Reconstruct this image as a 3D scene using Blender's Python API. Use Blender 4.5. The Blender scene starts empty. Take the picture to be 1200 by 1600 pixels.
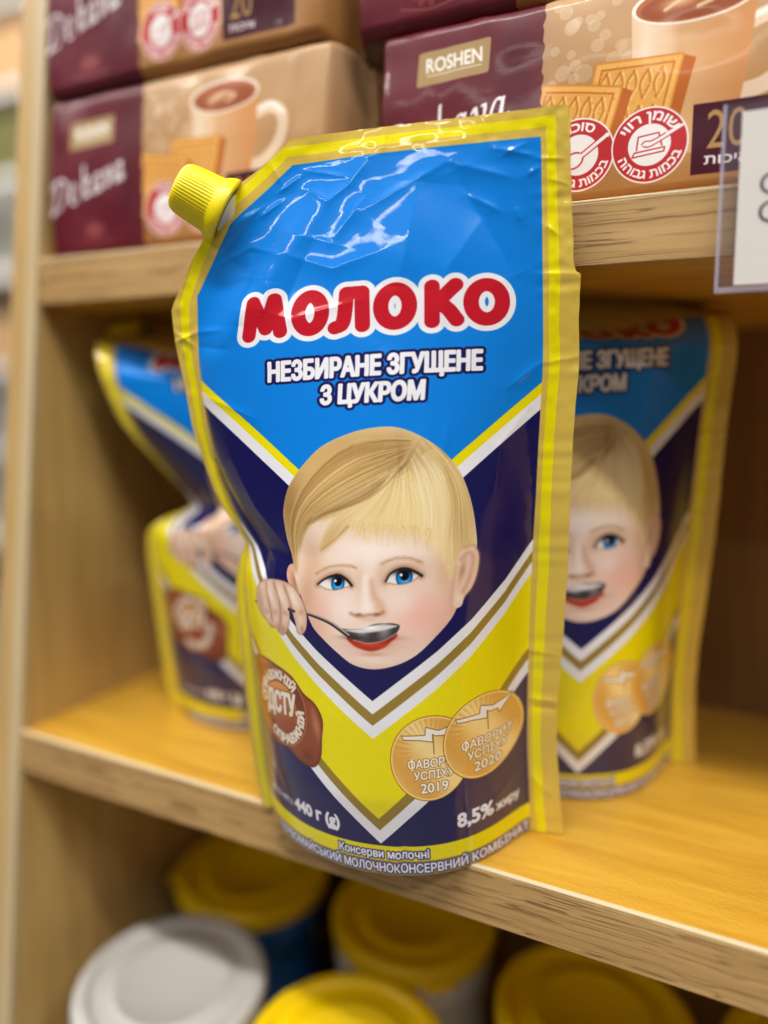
import bpy, bmesh, math, random
import numpy as np
from math import sin, cos, tan, pi, radians, sqrt
from mathutils import Matrix, Vector

S = bpy.context.scene
COL = S.collection

# ------------------------------------------------------------------ camera
YAW, PITCH, ROLL = radians(25.1), radians(4.0), radians(1.2)
fw = Vector((-sin(YAW) * cos(PITCH), cos(YAW) * cos(PITCH), -sin(PITCH)))
rt0 = Vector((cos(YAW), sin(YAW), 0.0))
up0 = rt0.cross(fw)
rt = cos(ROLL) * rt0 + sin(ROLL) * up0
up = rt.cross(fw)
cam_data = bpy.data.cameras.new('camera')
cam = bpy.data.objects.new('camera', cam_data)
COL.objects.link(cam)
cam.matrix_world = Matrix(((rt.x, up.x, -fw.x, 0.0), (rt.y, up.y, -fw.y, 0.0), (rt.z, up.z, -fw.z, 0.145), (0, 0, 0, 1)))
cam_data.sensor_fit = 'VERTICAL'
cam_data.sensor_height = 36.0
cam_data.lens = 36.0 * 1110.0 / 1600.0
cam_data.shift_y = -68.0 / 1600.0
cam_data.clip_start = 0.01
cam_data.clip_end = 60.0
cam_data.dof.use_dof = True
cam_data.dof.focus_distance = 0.219
cam_data.dof.aperture_fstop = 2.1
cam_data.dof.aperture_blades = 0
S.camera = cam

# ------------------------------------------------------------------ light of the shop
w = bpy.data.worlds.new('World')
S.world = w
w.use_nodes = True
bg = w.node_tree.nodes['Background']
bg.inputs[0].default_value = (1.0, 0.97, 0.93, 1)
bg.inputs[1].default_value = 0.075

def strip_light(loc, sx, sy, energy, col=(1, 0.965, 0.91), aim=(0, 0, 0)):
    d = bpy.data.lights.new('ceiling_or_fill_lamp', 'AREA')
    d.shape = 'RECTANGLE'; d.size = sx; d.size_y = sy; d.energy = energy; d.color = col
    o = bpy.data.objects.new('ceiling_or_fill_lamp', d)
    COL.objects.link(o)
    o.location = loc
    o.rotation_euler = (Vector(aim) - Vector(loc)).to_track_quat('-Z', 'Y').to_euler()
    return o
strip_light((-0.15, -0.62, 1.75), 1.5, 0.08, 32, aim=(-0.15, -0.55, 0))
strip_light((1.35, -0.75, 1.75), 1.2, 0.08, 24, aim=(1.0, -0.6, 0))
strip_light((-1.75, -0.75, 1.75), 1.2, 0.08, 24, aim=(-1.5, -0.6, 0))
strip_light((-0.2, -2.6, 1.75), 2.4, 0.08, 12, aim=(-0.2, -2.0, 0))
strip_light((-2.4, 0.4, 2.9), 1.6, 0.2, 170, aim=(-3.4, 2.6, 1.2))  # added unseen fill lamp, tilted to brighten the distant wall and rack

S.view_settings.view_transform = 'Standard'
S.view_settings.look = 'None'
S.view_settings.exposure = 0.38
S.view_settings.gamma = 1.0
S.view_settings.use_curve_mapping = False
S.render.engine = 'CYCLES'
S.cycles.use_denoising = True
S.cycles.max_bounces = 10
S.cycles.sample_clamp_indirect = 8

# ------------------------------------------------------------------ helpers
rng = np.random.default_rng(7)
random.seed(7)

def obj(name, mesh, mat=None, parent=None, smooth=False):
    o = bpy.data.objects.new(name, mesh)
    COL.objects.link(o)
    if parent: o.parent = parent
    if mat is not None:
        for m in (mat if isinstance(mat, (list, tuple)) else [mat]): mesh.materials.append(m)
    if smooth:
        mesh.polygons.foreach_set('use_smooth', [True] * len(mesh.polygons))
    return o

def tag(o, label=None, cat=None, group=None, kind=None):
    if label: o['label'] = label
    if cat: o['category'] = cat
    if group: o['group'] = group
    if kind: o['kind'] = kind
    return o

def empty(name, loc=(0, 0, 0), rz=0.0):
    o = bpy.data.objects.new(name, None)
    COL.objects.link(o)
    o.empty_display_size = 0.02
    o.location = loc; o.rotation_euler = (0, 0, rz)
    return o

def copy_tree(o, parent=None):
    c = o.copy(); COL.objects.link(c); c.parent = parent
    for ch in list(o.children):
        copy_tree(ch, c)
    return c

def box_mesh(x0, x1, y0, y1, z0, z1, bevel=0.0, seg=2):
    bm = bmesh.new()
    bmesh.ops.create_cube(bm, size=1)
    for v in bm.verts:
        v.co = Vector((x0 + (v.co.x + .5) * (x1 - x0), y0 + (v.co.y + .5) * (y1 - y0), z0 + (v.co.z + .5) * (z1 - z0)))
    if bevel:
        bmesh.ops.bevel(bm, geom=bm.edges[:], offset=bevel, segments=seg, affect='EDGES', profile=0.5)
    m = bpy.data.meshes.new('box'); bm.to_mesh(m); bm.free()
    return m

def grid_mesh(name, P, uv=None, closed_u=False):
    """P: (rows, cols, 3) array of points"""
    nr, nc = P.shape[:2]
    idx = np.arange(nr * nc).reshape(nr, nc)
    if closed_u:
        r = np.concatenate([idx, idx[:, :1]], 1)
    else:
        r = idx
    f = np.stack([r[:-1, :-1], r[:-1, 1:], r[1:, 1:], r[1:, :-1]], -1).reshape(-1, 4)
    m = bpy.data.meshes.new(name)
    m.vertices.add(nr * nc); m.vertices.foreach_set('co', P.astype(np.float32).ravel())
    m.loops.add(f.size); m.loops.foreach_set('vertex_index', f.ravel().astype(np.int32))
    m.polygons.add(len(f))
    m.polygons.foreach_set('loop_start', np.arange(0, f.size, 4, dtype=np.int32))
    m.polygons.foreach_set('use_smooth', np.ones(len(f), bool))
    if uv is not None:
        l = m.uv_layers.new(name='UVMap')
        l.data.foreach_set('uv', uv.reshape(-1, 2)[f.ravel()].astype(np.float32).ravel())
    m.update(calc_edges=True)
    return m

def join_meshes(name, meshes, mat_ids):
    bm = bmesh.new()
    for m, mi in zip(meshes, mat_ids):
        n0 = len(bm.faces)
        bm.from_mesh(m)
        bm.faces.ensure_lookup_table()
        for f in bm.faces[n0:]: f.material_index = mi
    out = bpy.data.meshes.new(name); bm.to_mesh(out); bm.free()
    return out

def lathe(name, prof, seg=64, mod=None):
    """prof: list of (r,z); mod(a, k) multiplies the radius"""
    a = np.linspace(0, 2 * pi, seg, endpoint=False)
    P = np.zeros((len(prof), seg, 3))
    for k, (r, z) in enumerate(prof):
        rr = r * (mod(a, k) if mod else 1.0)
        P[k, :, 0] = rr * np.cos(a); P[k, :, 1] = rr * np.sin(a); P[k, :, 2] = z
    return grid_mesh(name, P, closed_u=True)

def srgb(r, g, b):
    def f(c):
        c /= 255.0
        return c / 12.92 if c <= .04045 else ((c + .055) / 1.055) ** 2.4
    return (f(r), f(g), f(b), 1)

def new_mat(name):
    m = bpy.data.materials.new(name); m.use_nodes = True
    nt = m.node_tree
    return m, nt, nt.nodes['Principled BSDF']

def N(nt, typ, **kw):
    n = nt.nodes.new(typ)
    for k, v in kw.items():
        if k in n.inputs.keys(): n.inputs[k].default_value = v
        else: setattr(n, k, v)
    return n

def plain(name, col, rough=.5, metal=0.0, spec=.5, bump=0.0, bscale=200.0, **kw):
    m, nt, b = new_mat(name)
    b.inputs['Base Color'].default_value = col
    b.inputs['Roughness'].default_value = rough
    b.inputs['Metallic'].default_value = metal
    b.inputs['Specular IOR Level'].default_value = spec
    for k, v in kw.items(): b.inputs[k.replace('_', ' ')].default_value = v
    tc = N(nt, 'ShaderNodeTexCoord')
    n = N(nt, 'ShaderNodeTexNoise', Scale=bscale, Detail=4.0)
    nt.links.new(tc.outputs['Object'], n.inputs['Vector'])
    mr = N(nt, 'ShaderNodeMapRange')
    mr.inputs['To Min'].default_value = max(0.02, rough - .08); mr.inputs['To Max'].default_value = rough + .08
    nt.links.new(n.outputs['Fac'], mr.inputs['Value']); nt.links.new(mr.outputs[0], b.inputs['Roughness'])
    if bump:
        bp = N(nt, 'ShaderNodeBump', Strength=bump, Distance=0.0006)
        nt.links.new(n.outputs['Fac'], bp.inputs['Height']); nt.links.new(bp.outputs[0], b.inputs['Normal'])
    return m

def value_noise(x, y, scale, seed):
    g = np.random.default_rng(seed).random((64, 64)) * 2 - 1
    u, v = x / scale, y / scale
    i, j = np.floor(u).astype(int), np.floor(v).astype(int)
    fu, fv = u - i, v - j
    fu, fv = fu * fu * (3 - 2 * fu), fv * fv * (3 - 2 * fv)
    G = lambda a, b: g[a % 64, b % 64]
    return (G(i, j) * (1 - fu) + G(i + 1, j) * fu) * (1 - fv) + (G(i, j + 1) * (1 - fu) + G(i + 1, j + 1) * fu) * fv

# ------------------------------------------------------------------ print painter (code-drawn artwork, in millimetres on the flat film)
_GL = {}
def glyph_segs(body):
    if body in _GL: return _GL[body]
    c = bpy.data.curves.new('lettering', 'FONT'); c.body = body; c.resolution_u = 3
    o = bpy.data.objects.new('lettering', c); COL.objects.link(o)
    dg = bpy.context.evaluated_depsgraph_get()
    m = bpy.data.meshes.new_from_object(o.evaluated_get(dg))
    use = {}
    key = [(round(v.co.x, 4), round(v.co.y, 4)) for v in m.vertices]
    for p in m.polygons:
        vs = list(p.vertices)
        for i, j in zip(vs, vs[1:] + vs[:1]):
            k = (min(key[i], key[j]), max(key[i], key[j])); use[k] = use.get(k, 0) + 1
    sg = np.array([k for k, n in use.items() if n % 2 == 1 and k[0] != k[1]], float)
    bpy.data.objects.remove(o); bpy.data.curves.remove(c); bpy.data.meshes.remove(m)
    _GL[body] = sg
    return sg

def smooth_path(pts, n=6, closed=False):
    p = np.array(pts, float)
    if closed: q = np.concatenate([p[-1:], p, p[:2]])
    else: q = np.concatenate([2 * p[:1] - p[1:2], p, 2 * p[-1:] - p[-2:-1]])
    out = []
    for i in range(1, len(q) - 2):
        a, b, c, d = q[i - 1], q[i], q[i + 1], q[i + 2]
        for t in np.arange(n) / n:
            out.append(.5 * (2 * b + (c - a) * t + (2 * a - 5 * b + 4 * c - d) * t * t + (3 * b - a - 3 * c + d) * t ** 3))
    if not closed: out.append(p[-1])
    return np.array(out)

def C(*c): return np.array(c, float) / 255.0

class Art:
    def __init__(s, x0, x1, y0, y1, ppm):
        s.x0, s.y0, s.ppm = x0, y0, ppm
        s.w, s.h = int(round((x1 - x0) * ppm)), int(round((y1 - y0) * ppm))
        s.img = np.zeros((s.h, s.w, 3)); s.foil = np.zeros((s.h, s.w))
        s.px = 1.0 / ppm
    def win(s, a, b, c, d):
        i0, i1 = max(0, int((c - s.y0) * s.ppm)), min(s.h, int((d - s.y0) * s.ppm) + 2)
        j0, j1 = max(0, int((a - s.x0) * s.ppm)), min(s.w, int((b - s.x0) * s.ppm) + 2)
        if i1 <= i0 or j1 <= j0: return None
        Y, X = np.mgrid[i0:i1, j0:j1]
        return (slice(i0, i1), slice(j0, j1)), s.x0 + (X + .5) / s.ppm, s.y0 + (Y + .5) / s.ppm
    def put(s, sl, a, color, X, Y, foil=0.0, clip=None):
        if clip is not None: a = a * clip[sl]
        col = color(X, Y) if callable(color) else np.asarray(color)
        s.img[sl] += (col - s.img[sl]) * a[..., None]
        if foil is not None: s.foil[sl] += (foil - s.foil[sl]) * a
    def alpha(s, d, soft):
        if soft:
            t = np.clip((soft - d) / (2 * soft), 0, 1); return t * t * (3 - 2 * t)
        return np.clip(.5 - d / s.px, 0, 1)
    @staticmethod
    def segd(sg, X, Y, sign=True):
        d2 = np.full(X.shape, 1e9); par = np.zeros(X.shape, bool)
        for (ax, ay), (bx, by) in sg:
            ex, ey = bx - ax, by - ay
            L = ex * ex + ey * ey
            if L < 1e-12: continue
            t = np.clip(((X - ax) * ex + (Y - ay) * ey) / L, 0, 1)
            d2 = np.minimum(d2, (X - ax - t * ex) ** 2 + (Y - ay - t * ey) ** 2)
            if sign and ay != by:
                c = ((ay > Y) != (by > Y)) & (X < (Y - ay) * ex / ey + ax)
                par ^= c
        d = np.sqrt(d2)
        return np.where(par, -d, d) if sign else d
    def poly(s, pts, color, soft=0, op=1.0, grow=0.0, n=0, foil=0.0, clip=None, ret=False):
        p = smooth_path(pts, n, True) if n else np.array(pts, float)
        m = soft + max(grow, 0) + .5
        W = s.win(p[:, 0].min() - m, p[:, 0].max() + m, p[:, 1].min() - m, p[:, 1].max() + m)
        if W is None: return
        sl, X, Y = W
        a = s.alpha(s.segd(np.stack([p, np.roll(p, -1, 0)], 1), X, Y) - grow, soft)
        if ret:
            M = np.zeros((s.h, s.w)); M[sl] = a; return M
        s.put(sl, a * op, color, X, Y, foil, clip)
    def segs(s, sg, color, grow=0.0, soft=0, op=1.0, foil=0.0, clip=None):
        m = soft + max(grow, 0) + .4
        W = s.win(sg[..., 0].min() - m, sg[..., 0].max() + m, sg[..., 1].min() - m, sg[..., 1].max() + m)
        if W is None: return
        sl, X, Y = W
        s.put(sl, s.alpha(s.segd(sg, X, Y) - grow, soft) * op, color, X, Y, foil, clip)
    def stroke(s, pts, w, color, soft=0, op=1.0, n=0, closed=False, foil=0.0, clip=None, pen=None):
        """w = half width, or (start, end)"""
        p = smooth_path(pts, n, closed) if n else np.array(pts, float)
        if closed: p = np.concatenate([p, p[:1]])
        w0, w1 = w if isinstance(w, (tuple, list)) else (w, w)
        m = max(w0, w1) + soft + .5
        W = s.win(p[:, 0].min() - m, p[:, 0].max() + m, p[:, 1].min() - m, p[:, 1].max() + m)
        if W is None: return
        sl, X, Y = W
        d = np.full(X.shape, 1e9); k = len(p) - 1
        for i in range(k):
            ax, ay = p[i]; ex, ey = p[i + 1] - p[i]
            L = ex * ex + ey * ey + 1e-12
            t = np.clip(((X - ax) * ex + (Y - ay) * ey) / L, 0, 1)
            dx, dy = X - ax - t * ex, Y - ay - t * ey
            if pen:                                   # broad-nib pen: nib angle, flatness
                c_, s_ = cos(pen[0]), sin(pen[0])
                dx, dy = dx * c_ + dy * s_, (-dx * s_ + dy * c_) * pen[1]
            d = np.minimum(d, np.hypot(dx, dy) - (w0 + (w1 - w0) * (i + t) / k))
        s.put(sl, s.alpha(d, soft) * op, color, X, Y, foil, clip)
    def blob(s, cx, cy, rx, ry, color, op=1.0, rot=0.0, clip=None, pw=1.0):
        m = 2.4 * max(rx, ry)
        W = s.win(cx - m, cx + m, cy - m, cy + m)
        if W is None: return
        sl, X, Y = W
        c_, s_ = cos(rot), sin(rot)
        u = ((X - cx) * c_ + (Y - cy) * s_) / rx; v = (-(X - cx) * s_ + (Y - cy) * c_) / ry
        s.put(sl, op * np.exp(-(u * u + v * v) ** pw), color, X, Y, None, clip)
    def ell(s, cx, cy, rx, ry, color, soft=0, op=1.0, rot=0.0, foil=0.0, clip=None, ring=None):
        a = np.linspace(0, 2 * pi, 72, endpoint=False)
        x, y = rx * np.cos(a), ry * np.sin(a)
        p = np.stack([cx + x * cos(rot) - y * sin(rot), cy + x * sin(rot) + y * cos(rot)], 1)
        if ring: s.stroke(p, ring, color, soft, op, closed=True, foil=foil, clip=clip)
        else: s.poly(p, color, soft, op, foil=foil, clip=clip)
    def text(s, body, x0, x1, y, cap, color, bold=0.0, outline=None, shear=0.0, rot=0.0, arc=None, foil=0.0, op=1.0, soft=0):
        """fits the lettering between x0 and x1, capitals of height cap standing on y; arc=(cx,cy,r,mid_angle,flip)"""
        g = glyph_segs(body).copy()
        H = glyph_segs('H'); ch = H[..., 1].max()
        g[..., 0] = (g[..., 0] - g[..., 0].min()) / (np.ptp(g[..., 0]))
        g[..., 1] = g[..., 1] / ch * cap
        Wd = x1 - x0
        g[..., 0] = g[..., 0] * Wd + shear * g[..., 1]
        if arc:
            cx, cy, r, mid, flip = arc
            if flip:                                   # lettering that reads along the lower half
                th = mid + (g[..., 0] - Wd / 2) / r; rr = r - g[..., 1]
            else:
                th = mid - (g[..., 0] - Wd / 2) / r; rr = r + g[..., 1]
            g = np.stack([cx + rr * np.cos(th), cy + rr * np.sin(th)], -1)
        else:
            gx, gy = g[..., 0], g[..., 1]
            g = np.stack([x0 + gx * cos(rot) - gy * sin(rot), y + gx * sin(rot) + gy * cos(rot)], -1)
        if outline: s.segs(g, outline[1], bold + outline[0], foil=0.0)
        s.segs(g, color, bold, foil=foil, op=op, soft=soft)
    def image(s, name, arr=None):
        im = bpy.data.images.new(name, s.w, s.h, alpha=True)
        a = np.ones((s.h, s.w, 4), np.float32)
        a[..., :3] = np.clip(s.img, 0, 1) if arr is None else arr[..., None]
        im.pixels.foreach_set(a.ravel())
        if arr is not None: im.colorspace_settings.name = 'Non-Color'
        im.update(); im.pack()
        return im

WHITE, NAVY, BLUE, YEL = C(236, 236, 244), C(19, 17, 82), C(0, 126, 224), C(236, 222, 0)
GOLD, OLIVE, RED = C(214, 184, 78), C(150, 126, 52), C(192, 18, 38)

FACE = dict(
    head=[(73.5,135.8),(80.0,133.5),(86.8,128.8),(91.8,123.0),(94.8,116.8),(96.8,109.5),(97.8,102.3),(98.0,97.0),(96.8,92.0),(94.8,86.3),(93.0,80.5),(91.0,76.5),(86.8,72.0),(81.2,67.2),(75.2,64.5),(67.8,63.2),(61.0,64.2),(56.0,67.0),(50.0,71.3),(46.0,74.8),(43.3,80.0),(41.2,84.2),(39.0,88.5),(37.2,93.2),(35.8,99.2),(36.2,105.8),(37.0,110.2),(39.5,116.0),(42.5,120.5),(46.5,125.0),(52.5,130.5),(59.5,133.8),(66.0,135.5)],
    ear_r=[(92.0,92.2),(92.8,95.5),(94.5,97.2),(96.8,97.8),(98.2,96.2),(98.8,93.5),(98.2,88.5),(96.8,84.8),(94.8,82.5),(94.0,80.0),(92.0,79.8),(91.2,83.2),(91.8,87.5)],
    ear_l=[(37.2,93.2),(35.2,92.5),(34.8,90.0),(36.0,87.3),(38.5,84.5),(41.2,84.2),(39.8,88.5)],
    face=[(40.8,84.0),(38.5,89.2),(38.5,94.8),(40.5,99.5),(43.5,103.8),(46.8,106.8),(53.2,108.5),(60.0,110.2),(66.2,112.0),(73.8,110.0),(80.5,108.0),(85.2,103.5),(87.8,98.0),(90.0,91.0),(92.0,88.2),(92.0,79.8),(91.0,76.5),(86.8,72.0),(81.2,67.2),(75.2,64.5),(67.8,63.2),(61.0,64.2),(56.0,67.0),(50.0,71.3),(46.0,74.8),(43.3,80.0)],
    hairlow=[(38.8,91.2),(38.5,96.8),(40.8,100.5),(43.8,104.0),(47.0,107.0),(53.2,108.5),(60.0,110.2),(56.0,107.5),(51.8,103.5),(48.5,98.2),(54.0,101.2),(59.3,105.0),(61.8,106.6),(63.5,104.2),(66.0,105.4),(69.0,103.4),(72.0,105.0),(75.0,103.2),(78.5,104.4),(81.5,102.2),(84.0,101.2),(86.5,98.6),(88.2,95.0),(90.0,91.0),(91.0,89.2),(92.0,94.2),(94.2,97.2),(98.0,97.0),(97.8,102.3),(96.8,109.5),(94.8,116.8),(91.8,123.0),(86.8,128.8),(80.0,133.5),(73.5,135.8),(66.0,135.5),(59.5,133.8),(52.5,130.5),(46.5,125.0),(42.5,120.5),(39.5,116.0),(37.0,110.2),(36.2,105.8),(35.8,99.2),(37.2,93.2)],
    part=[(81.8,133.5),(79.0,128.2),(76.0,123.0),(72.2,119.8)],
    swA=[(79.0,132.0),(70.2,132.8),(60.2,131.0),(50.8,124.0),(42.8,114.2),(37.8,104.0),(36.8,93.8)],
    swB=[(78.5,126.5),(72.2,122.0),(64.8,118.3),(55.8,114.0),(46.5,108.8),(41.2,102.3),(38.2,94.8)],
    swC=[(76.5,122.8),(72.2,118.0),(66.2,113.8),(59.0,111.2),(51.5,109.2),(45.5,106.5)],
    frA=[(74.0,121.0),(69.0,115.5),(62.5,110.2),(55.8,106.0),(48.8,98.5)],
    frB=[(75.8,121.2),(74.0,114.5),(71.5,108.5),(68.5,102.5)],
    frC=[(78.8,123.8),(80.5,115.8),(81.8,109.8),(81.8,102.5)],
    frD=[(81.8,130.8),(88.5,120.8),(90.8,110.0),(89.5,100.5),(89.5,92.5)],
    frE=[(84.2,131.2),(92.5,120.8),(96.0,109.5),(96.8,98.0)],
    brow_l=[(47.0,91.0),(50.8,92.9),(54.8,93.7),(58.8,93.6),(61.0,93.1)],
    brow_r=[(69.2,94.2),(71.8,95.2),(75.2,95.8),(78.8,95.3),(81.8,94.0)],
    eye_l=[(48.0,87.8),(50.2,89.5),(52.8,90.5),(55.2,90.5),(57.8,89.2),(59.5,87.8),(57.2,87.0),(54.0,86.3),(50.8,86.5)],
    iris_l=[(54.0,88.5),(57.0,88.5)],
    eye_r=[(71.0,89.2),(72.2,91.0),(75.0,92.2),(77.5,92.2),(79.8,91.2),(81.0,90.5),(79.8,89.2),(77.2,88.2),(74.0,88.0),(71.8,88.5)],
    iris_r=[(76.0,90.5),(78.8,90.2)],
    lid_l=[(47.8,87.8),(50.2,89.5),(52.8,90.5),(55.2,90.8),(58.0,89.5),(59.8,87.8)],
    lid_r=[(70.8,89.0),(72.2,91.2),(75.0,92.5),(77.5,92.5),(79.8,91.5),(81.8,90.2)],
    nose_b=[(59.8,79.5),(61.8,78.8),(64.0,78.8),(66.2,79.2),(68.5,79.0),(70.5,80.0)],
    nose_l=[(61.2,88.8),(61.8,84.5),(61.5,81.0)],
    nose_r=[(66.0,88.8),(67.5,84.5),(69.5,82.0),(70.5,79.8)],
    lips=[(59.0,72.5),(60.8,70.2),(63.8,69.0),(67.0,68.5),(70.8,69.5),(73.2,71.3),(75.0,73.5),(67.8,74.2)],
    spoon=[(56.8,74.8),(60.2,74.8),(63.5,75.2),(67.8,76.5),(71.8,76.8),(74.5,76.5),(75.8,75.8),(75.0,74.0),(73.0,72.5),(69.8,71.5),(66.0,71.0),(62.8,71.5),(59.8,72.5)],
    spoon_in=[(58.2,74.5),(61.2,74.8),(64.0,75.2),(68.2,76.2),(72.2,76.2),(75.0,75.8),(69.8,74.5),(63.0,73.8)],
    handle=[(18.8,78.5),(26.0,79.2),(35.8,79.0),(43.3,78.5),(48.8,77.5),(53.0,76.2),(56.8,74.2),(59.3,72.8)],
    hand=[(19.8,81.0),(21.2,84.8),(25.5,87.0),(30.5,87.8),(36.5,87.0),(40.2,84.5),(42.5,81.5),(43.8,77.8),(43.5,73.8),(41.8,71.8),(39.8,72.2),(39.0,75.2),(37.2,79.2),(36.5,79.2),(36.5,75.5),(35.2,72.0),(33.0,70.2),(31.0,70.8),(29.8,72.0),(27.0,71.8),(25.2,73.5),(22.8,74.5),(20.2,76.8)],
    fg1=[(36.5,86.0),(39.5,81.8),(41.0,77.8),(41.8,73.0)],
    fg2=[(31.2,86.8),(34.5,81.5),(34.8,77.0),(33.2,71.8)],
    fg3=[(26.8,86.3),(29.0,80.8),(30.0,76.8),(29.2,73.0)],
    fg4=[(22.8,84.0),(24.0,80.0),(25.8,76.0),(26.0,74.2)]
)

def paint_pouch():
    A = Art(0, 126, 0, 239, 8.0)
    sl, X, Y = A.win(0, 126, 0, 239)
    full = np.ones(X.shape)
    # --- seam: gold foil with a yellow stripe
    A.put(sl, full, GOLD, X, Y, 1.0)
    A.poly([(10.4, 0), (10.4, 186), (23.6, 210), (42.5, 229.4), (115.5, 229.4), (115.5, 0)], BLUE)
    A.stroke([(5.2, -2), (5.2, 184), (18.5, 212), (40.3, 234.2), (119.2, 234.2), (119.2, -2)], 1.75, YEL)
    # --- chevrons
    def up(tab, dy): return [(67.2 + d, y + dy) for d, y in tab]
    def chev(base, tab, y): return [(67.2 - d, base + h + y) for d, h in tab[::-1]] + [(67.2 + d, base + h + y) for d, h in tab[1:]]
    T1 = [(0, 0), (56.8, 54.0)]
    T2 = [(0, 0), (8, 5.6), (20, 13.8), (30, 21.6), (40, 31.5), (48.3, 42.6), (56.8, 55)]
    T3 = [(0, 0), (10, 8.2), (26, 20.4), (38, 31.5), (48.3, 42.4), (56.8, 52)]
    inner = A.poly([(10.4, 0), (10.4, 186), (23.6, 210), (42.5, 229.4), (115.5, 229.4), (115.5, 0)], WHITE, ret=True)
    def under(edge, color, foil=0.0):
        A.poly(edge + [(130, -5), (-5, -5)], color, foil=foil, clip=inner)
    under(chev(102.2, T1, 0), YEL)
    under(chev(98.3, T1, 0), WHITE)
    under(chev(93.2, T1, 0), NAVY)
    under(chev(53.8, T2, 0), WHITE)
    under(chev(49.9, T2, 0), OLIVE, 0.75)
    under(chev(46.5, T2, 0), WHITE)
    under(chev(42.6, T2, 0), YEL)
    under(chev(18.2, T3, 0), OLIVE, 0.75)
    under(chev(14.5, T3, 0), WHITE)
    under(chev(10.2, T3, 0), NAVY)
    A.poly([(10.4, -1), (10.4, 9.6), (115.5, 9.6), (115.5, -1)], YEL)
    A.poly([(10.4, -1), (10.4, 4.9), (115.5, 4.9), (115.5, -1)], OLIVE, foil=.5)
    # --- lettering of the lower edge
    A.text('Консерви молочні', 51.3, 83.0, 5.7, 2.5, WHITE, .12, (.42, C(52, 50, 110)))
    A.text('ПЕРВОМАЙСЬКИЙ МОЛОЧНОКОНСЕРВНИЙ КОМБІНАТ', 20, 115, 1.2, 2.6, WHITE, .1, (.4, C(60, 58, 120)))
    A.text('маса нетто', 16.5, 30, 13.4, 2.0, WHITE, .05)
    A.text('440 г (g)', 31.5, 52, 13.2, 3.6, WHITE, .32)
    A.text('8,5%', 92.5, 103.5, 13.6, 4.0, WHITE, .28)
    A.text('жиру', 104.5, 112, 13.6, 2.6, WHITE, .15)
    # --- red name
    def name_strokes(w, color):
        st = lambda p, **k: A.stroke(p, w, color, n=5, **k)
        A.stroke([(29.2, 169), (30.6, 180.3)], w, color); A.stroke([(30.6, 180.3), (34.6, 171)], w, color)
        A.stroke([(34.6, 171), (37.2, 180.8)], w, color); A.stroke([(37.2, 180.8), (39.2, 169.6)], w, color)
        def O(cx, rx):
            a = np.linspace(0, 2 * pi, 40, endpoint=False)
            A.stroke(np.stack([cx + rx * np.cos(a), 175 + 5.7 * np.sin(a)], 1), w, color, closed=True)
        O(48.3, 3.6)
        st([(55.9, 169.2), (57.9, 170.2), (58.7, 174), (59.1, 180.6)]); A.stroke([(59.1, 180.6), (63.6, 180.6)], w, color); A.stroke([(63.6, 180.6), (63.9, 169.3)], w, color)
        O(73.2, 4.1)
        A.stroke([(83.7, 169.2), (83.7, 180.8)], w, color); st([(90.4, 181), (87.6, 178), (85.2, 175)]); st([(85.2, 175.2), (88, 173.2), (90.6, 169.4)])
        O(99.2, 4.5)
    name_strokes(3.95, WHITE); name_strokes(2.2, RED)
    A.text('НЕЗБИРАНЕ ЗГУЩЕНЕ', 35.6, 97.7, 152.9, 5.9, WHITE, .42, (.85, NAVY))
    A.text('З ЦУКРОМ', 52.2, 81.9, 144.2, 5.6, WHITE, .42, (.85, NAVY))
    # --- child's portrait
    F = FACE
    hair0 = lambda X, Y: C(206, 170, 112) + (C(236, 212, 158) - C(206, 170, 112)) * np.clip((X - 45) / 40, 0, 1)[..., None]
    SK, SKD, SKL = C(238, 214, 199), C(206, 158, 124), C(248, 234, 227)
    A.poly(F['ear_l'], C(222, 176, 146), n=4); A.blob(38.6, 87.5, 1.0, 3.4, C(160, 104, 76), .6, rot=.5)
    A.poly(F['head'], SK, n=4)
    head = A.poly(F['head'], SK, n=4, ret=True)
    # modelling of the cheeks, brow and chin
    for b in ((44, 84, 4, 12, SKD, .75), (47, 74, 4.5, 6, SKD, .6), (92, 82, 3.2, 9, SKD, .6), (88, 74, 4, 5, SKD, .45), (67.5, 63, 14, 2.5, SKD, .4),
              (82, 79, 9, 7, C(238, 176, 160), .8), (50, 79, 6.5, 6, C(238, 182, 166), .65), (67, 67, 8, 4, C(240, 200, 184), .4), (66, 100, 20, 4, C(228, 190, 160), .35), (66, 99, 17, 6, SKL, .8), (57, 81, 5, 5, SKL, .7), (76, 83, 5, 4, SKL, .55), (67.5, 66.4, 6, 2, SKL, .6),
              (45.5, 97, 4, 6, C(214, 170, 134), .6), (88.5, 91, 3, 6, C(224, 178, 142), .7), (66, 94, 3.5, 6, SKL, .5),
              (54, 90.2, 6.5, 3.0, C(196, 150, 116), .62), (76.5, 92.2, 7, 3.0, C(196, 150, 116), .62), (62.6, 89.0, 1.8, 4.5, C(216, 172, 138), .4), (69.4, 90, 2.0, 3.5, C(212, 166, 130), .45)):
        A.blob(b[0], b[1], b[2], b[3], b[4], b[5], clip=head)
    # nose
    A.stroke(F['nose_r'], 1.0, C(196, 146, 108), soft=1.6, op=.55, n=4, clip=head)
    A.stroke([(64.2, 90), (64.6, 85), (65, 82)], 1.0, SKL, soft=1.6, op=.9, n=4)
    A.blob(65.4, 81.2, 2.2, 1.6, C(250, 234, 224), .9); A.blob(69, 81.3, 1.5, 1.5, C(226, 184, 152), .8)
    A.stroke(F['nose_b'], .35, C(158, 98, 70), soft=.7, op=.7, n=5); A.blob(62.6, 79.2, 1.1, .45, C(120, 62, 44), .7); A.blob(68.4, 79.4, 1.1, .45, C(120, 62, 44), .7)
    A.blob(66, 77.9, 3.5, .8, C(206, 160, 130), .4)
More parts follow.
